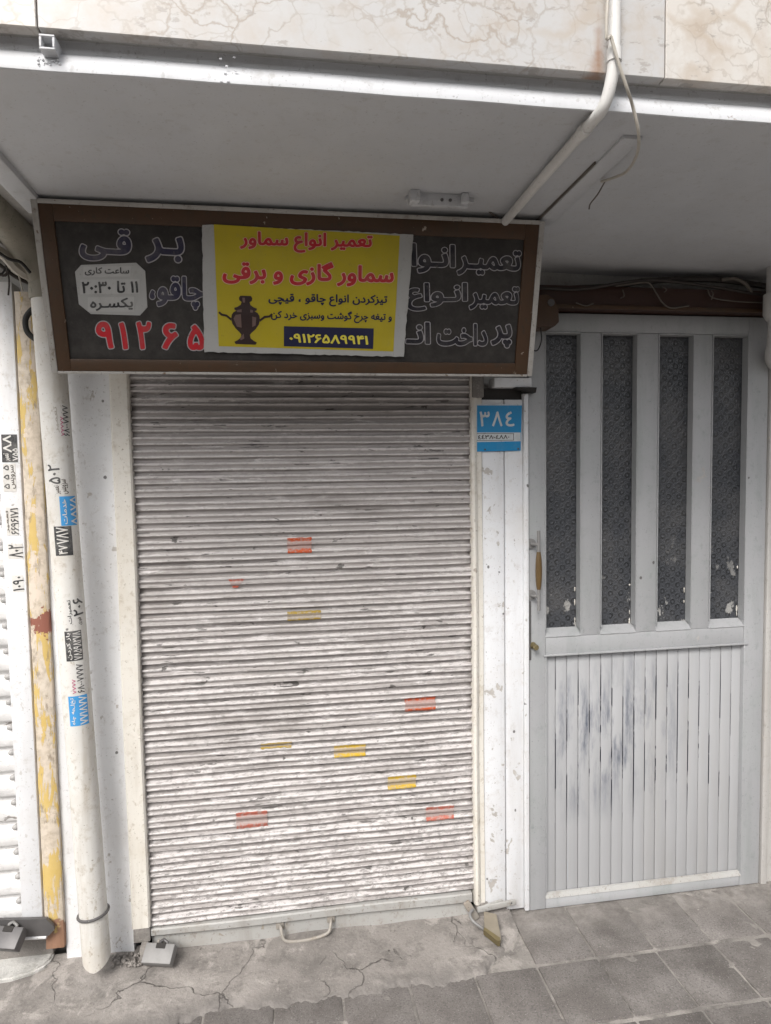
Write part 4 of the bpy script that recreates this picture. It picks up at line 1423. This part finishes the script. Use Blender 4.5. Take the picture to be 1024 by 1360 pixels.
ns = empty('roller_shutter', (-1.4, .03, 0), 'white neighbouring shutter with bolted slat ends at the far left edge', 'roller shutter')
P2 = .0835
bm = bmesh.new()
pf2 = []
zb2 = .165
for k in range(24):
    z = zb2+k*P2
    for t, y in ((0, .030), (.04, .024), (.1, .021), (.35, .019), (.6, .021), (.68, .026), (.74, .033), (.80, .036), (.93, .036), (.97, .033)):
        pf2.append((y, z+t*P2))
sweep_x(bm, pf2, -2.6, -.876, 10, False)
put('curtain', bm, M['curtain2'], ns, smooth=True, sharp=60)
bm = bmesh.new()
box(bm, -.8815, -.8165, -.012, .06, .118, 2.235, .004)
put('guide_rail', bm, M['white'], ns, smooth=True)
bm = bmesh.new()
box(bm, -2.6, -.883, .0, .05, .118, .162, .003)
put('bottom_bar', bm, M['trim'], ns, smooth=True)
for k in range(22):
    bm = bmesh.new()
    c = Vector((-.8955, .012, zb2+k*P2+.070))
    bmesh.ops.create_uvsphere(bm, u_segments=12, v_segments=8, radius=.0105, matrix=Matrix.Translation(c) @ Matrix.Diagonal((1, .7, .9, 1)))
    tube(bm, [c+Vector((0, .002, 0)), c+Vector((0, .016, 0))], .007, 8)
    put('bolt', bm, M['boltgrey'], ns, smooth=True)
bm = bmesh.new()
pl = Plane((-.86, -.03, .1), (1, 0, 0), (0, 0, 1))
prism(bm, [pl.uv(*c) for c in ((-30, 1221), (62, 1219), (71, 1228), (73, 1233), (66, 1241), (-30, 1246))], lambda u, v: pl.pt(u, v, .006), lambda u, v: pl.pt(u, v, -.006))
put('lock_plate', bm, M['dark_steel'], ns)
bm = bmesh.new()
tube(bm, [at(-20, 1248, y=-.03), at(62, 1244, y=-.03)], .007, 10)
put('lock_rod', bm, M['white'], ns, smooth=True)

bm = bmesh.new()
pts = [(-2.6, .03), (-.80, .03), (-.80, -.005), (-.815, -.035), (-.845, -.055), (-.90, -.072), (-2.6, -.09)]
prism(bm, pts, lambda u, v: (u, v, .036), lambda u, v: (u, v, -.02))
bmesh.ops.bevel(bm, geom=[e for e in bm.edges if all(v.co.z > .03 for v in e.verts)], offset=.006, segments=3, affect='EDGES')
tag(put('stone_step', bm, M['stone'], base=(-1.4, 0, 0), smooth=True), 'pale worn stone step with a rounded corner below the neighbouring shutter', 'step')
bm = bmesh.new()
box(bm, -2.6, -.80, .02, .09, .03, .118, .004)
o = put('stone_sill', bm, M['mortar'], base=(-1.4, 0, .03))
tag(o, 'low cement sill directly under the bolted white shutter', 'sill')

# ------------------------------------------------------------------ fat downpipe
def cx(z): return -.6265-.0292*z
PR, PY = .0425, -.098
dp = empty('downpipe', (cx(0), PY, .02), 'fat dirty white drain downpipe covered in small advert stickers', 'downpipe')
bm = bmesh.new()
NS = 28
rings = []
zs = [0]+[.15+k*.07 for k in range(30)]
for i, z in enumerate(zs):
    ring = []
    for k in range(NS):
        a = 2*math.pi*k/NS
        rr = PR*(1+(.05 if z < .2 else 0)*0)
        zz_ = z
        if i == 0:
            zz_ = .066+.045*abs(math.sin(a*.5))**1.3     # oblique, pointed mouth, lowest at the street side
        ring.append(bm.verts.new((cx(zz_)+rr*math.sin(a), PY-rr*math.cos(a), zz_)))
    rings.append(ring)
for a, b in zip(rings, rings[1:]):
    for k in range(NS): bm.faces.new((a[k], a[(k+1) % NS], b[(k+1) % NS], b[k]))
put('pipe', bm, M['pvc'], dp, smooth=True, sharp=60)
bm = bmesh.new()
ztop = zs[-1]
pe = smooth_path([(cx(ztop), PY, ztop-.02), (cx(ztop)-.002, PY-.002, ztop+.04), at(46, 352, y=-.125), at(26, 316, y=-.19), at(4, 290, y=-.28), at(-20, 264, y=-.38), at(-60, 222, y=-.55), at(-110, 170, y=-.75)], 6)
tube(bm, pe, .047, 20)
put('elbow', bm, M['pvc_brown'], dp, smooth=True, sharp=60)
bm = bmesh.new()
c = Vector((cx(.238), PY, .238))
ring = [c+Vector((math.sin(a)*(PR+.003), -math.cos(a)*(PR+.003), .006*math.sin(a*1.0+.5))) for a in (2*math.pi*k/24 for k in range(25))]
tube(bm, ring, .0045, 8, False)
tube(bm, [(c.x-PR-.002, PY+.01, .236), (c.x-PR-.014, PY+.05, .20), (c.x-PR-.018, .01, .17)], .004, 8)
put('clamp', bm, M['dark_steel'], dp, smooth=True)

def on_pipe(px, py, lift):
    """point on the pipe's skin seen at a photo pixel"""
    v = _r*((px-PW/2)/F) + _d*((py-PH/2)/F) + _f
    lo = None
    t = 1.6
    rad = PR+lift
    while t < 2.8:
        p = CAM+v*t
        d = math.hypot(p.x-cx(p.z), p.y-PY)-rad
        if d < 0: break
        t += max(d*.6, .0004)
    p = CAM+v*t
    return math.atan2(p.x-cx(p.z), -(p.y-PY)), p.z
def pipe_pt(th, z, lift): return Vector((cx(z)+(PR+lift)*math.sin(th), PY-(PR+lift)*math.cos(th), z))
def pipe_patch(px0, py0, px1, py1):
    (a0, z0), (a1, z1) = on_pipe(px0, (py0+py1)/2, 0), on_pipe(px1, (py0+py1)/2, 0)
    zt, zb2 = on_pipe((px0+px1)/2, py0, 0)[1], on_pipe((px0+px1)/2, py1, 0)[1]
    return a0, a1, zb2, zt
def pipe_sticker(q, mat, texts, label):
    a0, a1, z0, z1 = pipe_patch(*q)
    mid = pipe_pt((a0+a1)/2, (z0+z1)/2, 0)
    t = empty('advert_sticker', mid, label, 'sticker', 'advert stickers on the downpipe')
    bm = bmesh.new()
    rows = []
    for i in range(9):
        th = a0+(a1-a0)*i/8
        rows.append([bm.verts.new(pipe_pt(th, z0+(z1-z0)*j, .0004)) for j in (0, .5, 1)])
    for p, r2 in zip(rows, rows[1:]):
        for j in range(2): bm.faces.new((p[j], p[j+1], r2[j+1], r2[j]))
    put('paper', bm, mat, t, smooth=True)
    for (s0, s1, t0, t1, txt, m) in texts:     # text runs up the pipe; s across, t along
        def mp(s, u, l, s0=s0, s1=s1, t0=t0, t1=t1):
            th = a0+(a1-a0)*(s1+(s0-s1)*u)
            z = z1+(z0-z1)*(t0+(t1-t0)*s)
            return pipe_pt(th, z, .0006+l*.7)
        def mp2(s, u, l, s0=s0, s1=s1, t0=t0, t1=t1):
            th = a0+(a1-a0)*(s0+(s1-s0)*(1-u))
            z = z0+(z1-z0)*(t0+(t1-t0)*s)
            return pipe_pt(th, z, .0006+l*.7)
        write('lettering', txt, mp2, m, t, .016, 20)
W_, K_ = M['paper_clean'], M['ink']
pipe_sticker((71, 536, 91, 579), W_, [(.55, .98, .0, .95, '۶۸۰۰۷۷۷۷', K_), (.38, .56, .0, .6, '۷۷۷۷۷', M['stampred']), (.05, .3, .1, .9, 'تعمیر', M['cable_white'])], 'topmost downpipe sticker with a black phone number below the sign')
pipe_sticker((64, 616, 91, 657), W_, [(.05, .62, .35, .98, '۵۰۲', K_), (.3, .6, .02, .3, 'تعمیر', M['cable']), (.65, .95, .02, .5, 'سرویس', M['cable'])], 'white downpipe sticker with three large black digits above the blue one')
pipe_sticker((80, 659, 101, 698), M['stampblue'], [(.55, .98, .02, .98, '۸۸۷۸', W_), (.1, .35, .05, .9, 'خدمات', W_)], 'upper bright blue downpipe sticker with white digits')
pipe_sticker((73, 699, 96, 738), K_, [(.12, .8, .45, .97, 'YAY', W_), (.55, .95, .05, .4, '۱۲', W_), (.1, .4, .05, .4, 'لوله', W_)] if False else [(.12, .8, .4, .97, '۷۸۷', W_), (.2, .7, .05, .36, '۴۷', W_)], 'black downpipe stamp with white digits below the upper blue sticker')
pipe_sticker((88, 794, 111, 832), W_, [(.35, .95, .35, .98, '۲۰۶', K_), (.05, .3, .1, .95, 'تعمیرات', K_), (.5, .8, .02, .3, 'فوری', M['cable'])], 'white downpipe sticker with large black digits at mid height')
pipe_sticker((87, 838, 109, 878), K_, [(.45, .95, .03, .97, '۷۸۵۹۸۲۷۸', W_), (.08, .36, .05, .95, 'باز کردن', W_)], 'black downpipe stamp at mid height above the red and black one')
pipe_sticker((93, 882, 112, 921), W_, [(.45, .95, .0, 1, '۶۸۰۰۷۷۷۷', K_), (.12, .36, .0, .5, '۷۷۷۷', M['stampred'])], 'white downpipe sticker with black number and red line near the lower blue one')
pipe_sticker((92, 924, 117, 964), M['stampblue'], [(.52, .96, .03, .97, '۷۷۱۸۷۷', W_), (.1, .36, .05, .95, 'تخلیه چاه', W_)], 'lowest downpipe sticker in blue with white digits')

# stamps on the white guide rail of the neighbour
pl = Plane((-.85, -.0122, 1), (1, 0, 0), (0, 0, 1))
def rail_sticker(q, mat, texts, label):
    x0, y0, x1, y1 = q
    t = empty('advert_sticker', pl.pt(*pl.uv((x0+x1)/2, (y0+y1)/2)), label, 'sticker', 'advert stickers on the neighbour rail')
    pl.quad('paper', [(x0, y1), (x1, y1), (x1-1.5, y0), (x0-1.5, y0)], .0002, .0008, mat, t)
    (u0, v0), (u1, v1) = pl.uv(x0, y1), pl.uv(x1, y0)
    for (s0, s1, t0, t1, txt, m) in texts:
        def mp(s, u, l, s0=s0, s1=s1, t0=t0, t1=t1):
            return pl.pt(u0+(u1-u0)*(s0+(s1-s0)*(1-u)), v0+(v1-v0)*(t0+(t1-t0)*s), .0008+l)
        write('lettering', txt, mp, m, t, .018, 20)
rail_sticker((3, 577, 24, 614), K_, [(.1, .6, .35, .98, '۸۸', W_), (.62, .95, .05, .5, '۷۵۵', W_), (.1, .5, .05, .32, 'تعمیر', W_)], 'black stamp highest on the white neighbour rail')
rail_sticker((5, 616, 22, 653), W_, [(.05, .45, .1, .95, '۵ ۵ ۵', K_), (.55, .9, .1, .95, 'سرویس', M['cable'])], 'white sticker with three round marks below the black rail stamp')
rail_sticker((9, 674, 25, 711), W_, [(.35, .95, .02, .98, '۶۶۹۶۱۷۱', K_), (.02, .25, .1, .9, 'تعمیر', M['cable'])], 'long phone number sticker upper middle of the neighbour rail')
rail_sticker((11, 722, 31, 742), W_, [(.05, .98, .05, .95, '۸۰۲', K_)], 'three big digits on the neighbour rail, upper of two')
rail_sticker((17, 764, 32, 786), W_, [(.05, .98, .05, .95, '۱۰۹۰', K_)], 'three big digits on the neighbour rail, lower of two')

# cables and hose in the upper left corner
Gl = 'cables bundled at the upper left corner'
def L3(*q): return [at(px, py, y=y) for px, py, y in q]
wire('cable', L3((-30, 318, -.2), (5, 338, -.18), (22, 356, -.16), (40, 366, -.13), (70, 372, -.1)), .016, M['cable_white'], 'thick grey conduit curve under the beige elbow at far left', Gl)
wire('cable', L3((-30, 300, -.2), (8, 322, -.18), (24, 341, -.16), (42, 353, -.13), (70, 360, -.1)), .011, M['cable'], 'darker grey cable just under the beige elbow', Gl)
wire('cable', L3((-20, 345, -.16), (4, 366, -.15), (16, 352, -.15), (28, 340, -.15), (18, 330, -.14)), .004, M['cable_dark'], 'dark wire twisted over the grey conduits at far left', Gl)
wire('cable', L3((-20, 378, -.15), (4, 362, -.15), (10, 345, -.15), (16, 338, -.15)), .003, M['black'], 'black wire hooked down over the white rail top', Gl)
wire('cable', L3((14, 335, -.15), (20, 352, -.16), (26, 370, -.15), (30, 386, -.13)), .0022, M['cable_white'], 'thin pale wire hanging off the cable bundle', Gl)
wire('cable', L3((2, 340, -.15), (8, 352, -.16), (12, 372, -.15), (11, 392, -.13)), .0025, M['cable_dark'], 'thin dark wire end dangling before the white rail', Gl)
wire('cable', L3((-30, 330, -.17), (0, 352, -.15), (18, 366, -.14), (40, 376, -.11), (64, 379, -.08)), .006, M['cable_dark'], 'black cable lowest in the bundle under the beige elbow', Gl)
wire('cable', L3((-20, 322, -.22), (10, 343, -.21), (27, 348, -.2), (40, 362, -.17)), .0045, M['black'], 'thin black cable across the front of the grey conduits', Gl)
bm = bmesh.new()
tube(bm, smooth_path(L3((52, 408, -.06), (42, 412, -.06), (34, 424, -.06), (36, 440, -.06), (46, 450, -.06), (56, 454, -.06)), 6), .0085, 10)
tag(put('hose', bm, M['black'], smooth=True, base=at(36, 430, y=-.06)), 'short black hose loop at the left edge of the sign', 'hose')

# crumbled plaster at the foot of the pier
bm = bmesh.new()
for k in range(70):
    x = rnd.uniform(-.60, -.50)
    y = rnd.uniform(-.07, -.005)
    s_ = rnd.uniform(.003, .011)
    m4 = Matrix.Translation((x, y, .022+s_*.4)) @ Matrix.Rotation(rnd.uniform(0, 6), 4, Vector((rnd.random(), rnd.random(), 1)).normalized()) @ Matrix.Diagonal((s_, s_*rnd.uniform(.5, 1), s_*rnd.uniform(.4, .8), 1))
    bmesh.ops.create_icosphere(bm, subdivisions=1, radius=1, matrix=m4)
for k in range(26):
    x = rnd.uniform(-.44, .6)
    y = rnd.uniform(-.05, -.012)
    s_ = rnd.uniform(.002, .005)
    bmesh.ops.create_icosphere(bm, subdivisions=1, radius=1, matrix=Matrix.Translation((x, y, .02)) @ Matrix.Diagonal((s_, s_, s_*.6, 1)))
for k in range(90):
    x, y = rnd.uniform(-.9, 1.8), -abs(rnd.gauss(0, .22))-.01
    s_ = rnd.uniform(.0012, .0034)
    bmesh.ops.create_icosphere(bm, subdivisions=1, radius=1, matrix=Matrix.Translation((x, y, (.012 if x < .65 and y > -.25 else .002))) @ Matrix.Rotation(rnd.uniform(0, 3), 4, 'Z') @ Matrix.Diagonal((s_*1.4, s_, s_*.6, 1)))
put('rubble', bm, M['apron'])['kind'] = 'stuff'
tag(bpy.data.objects['rubble'], 'crumbs of plaster and grit along the foot of the shop front', 'rubble')
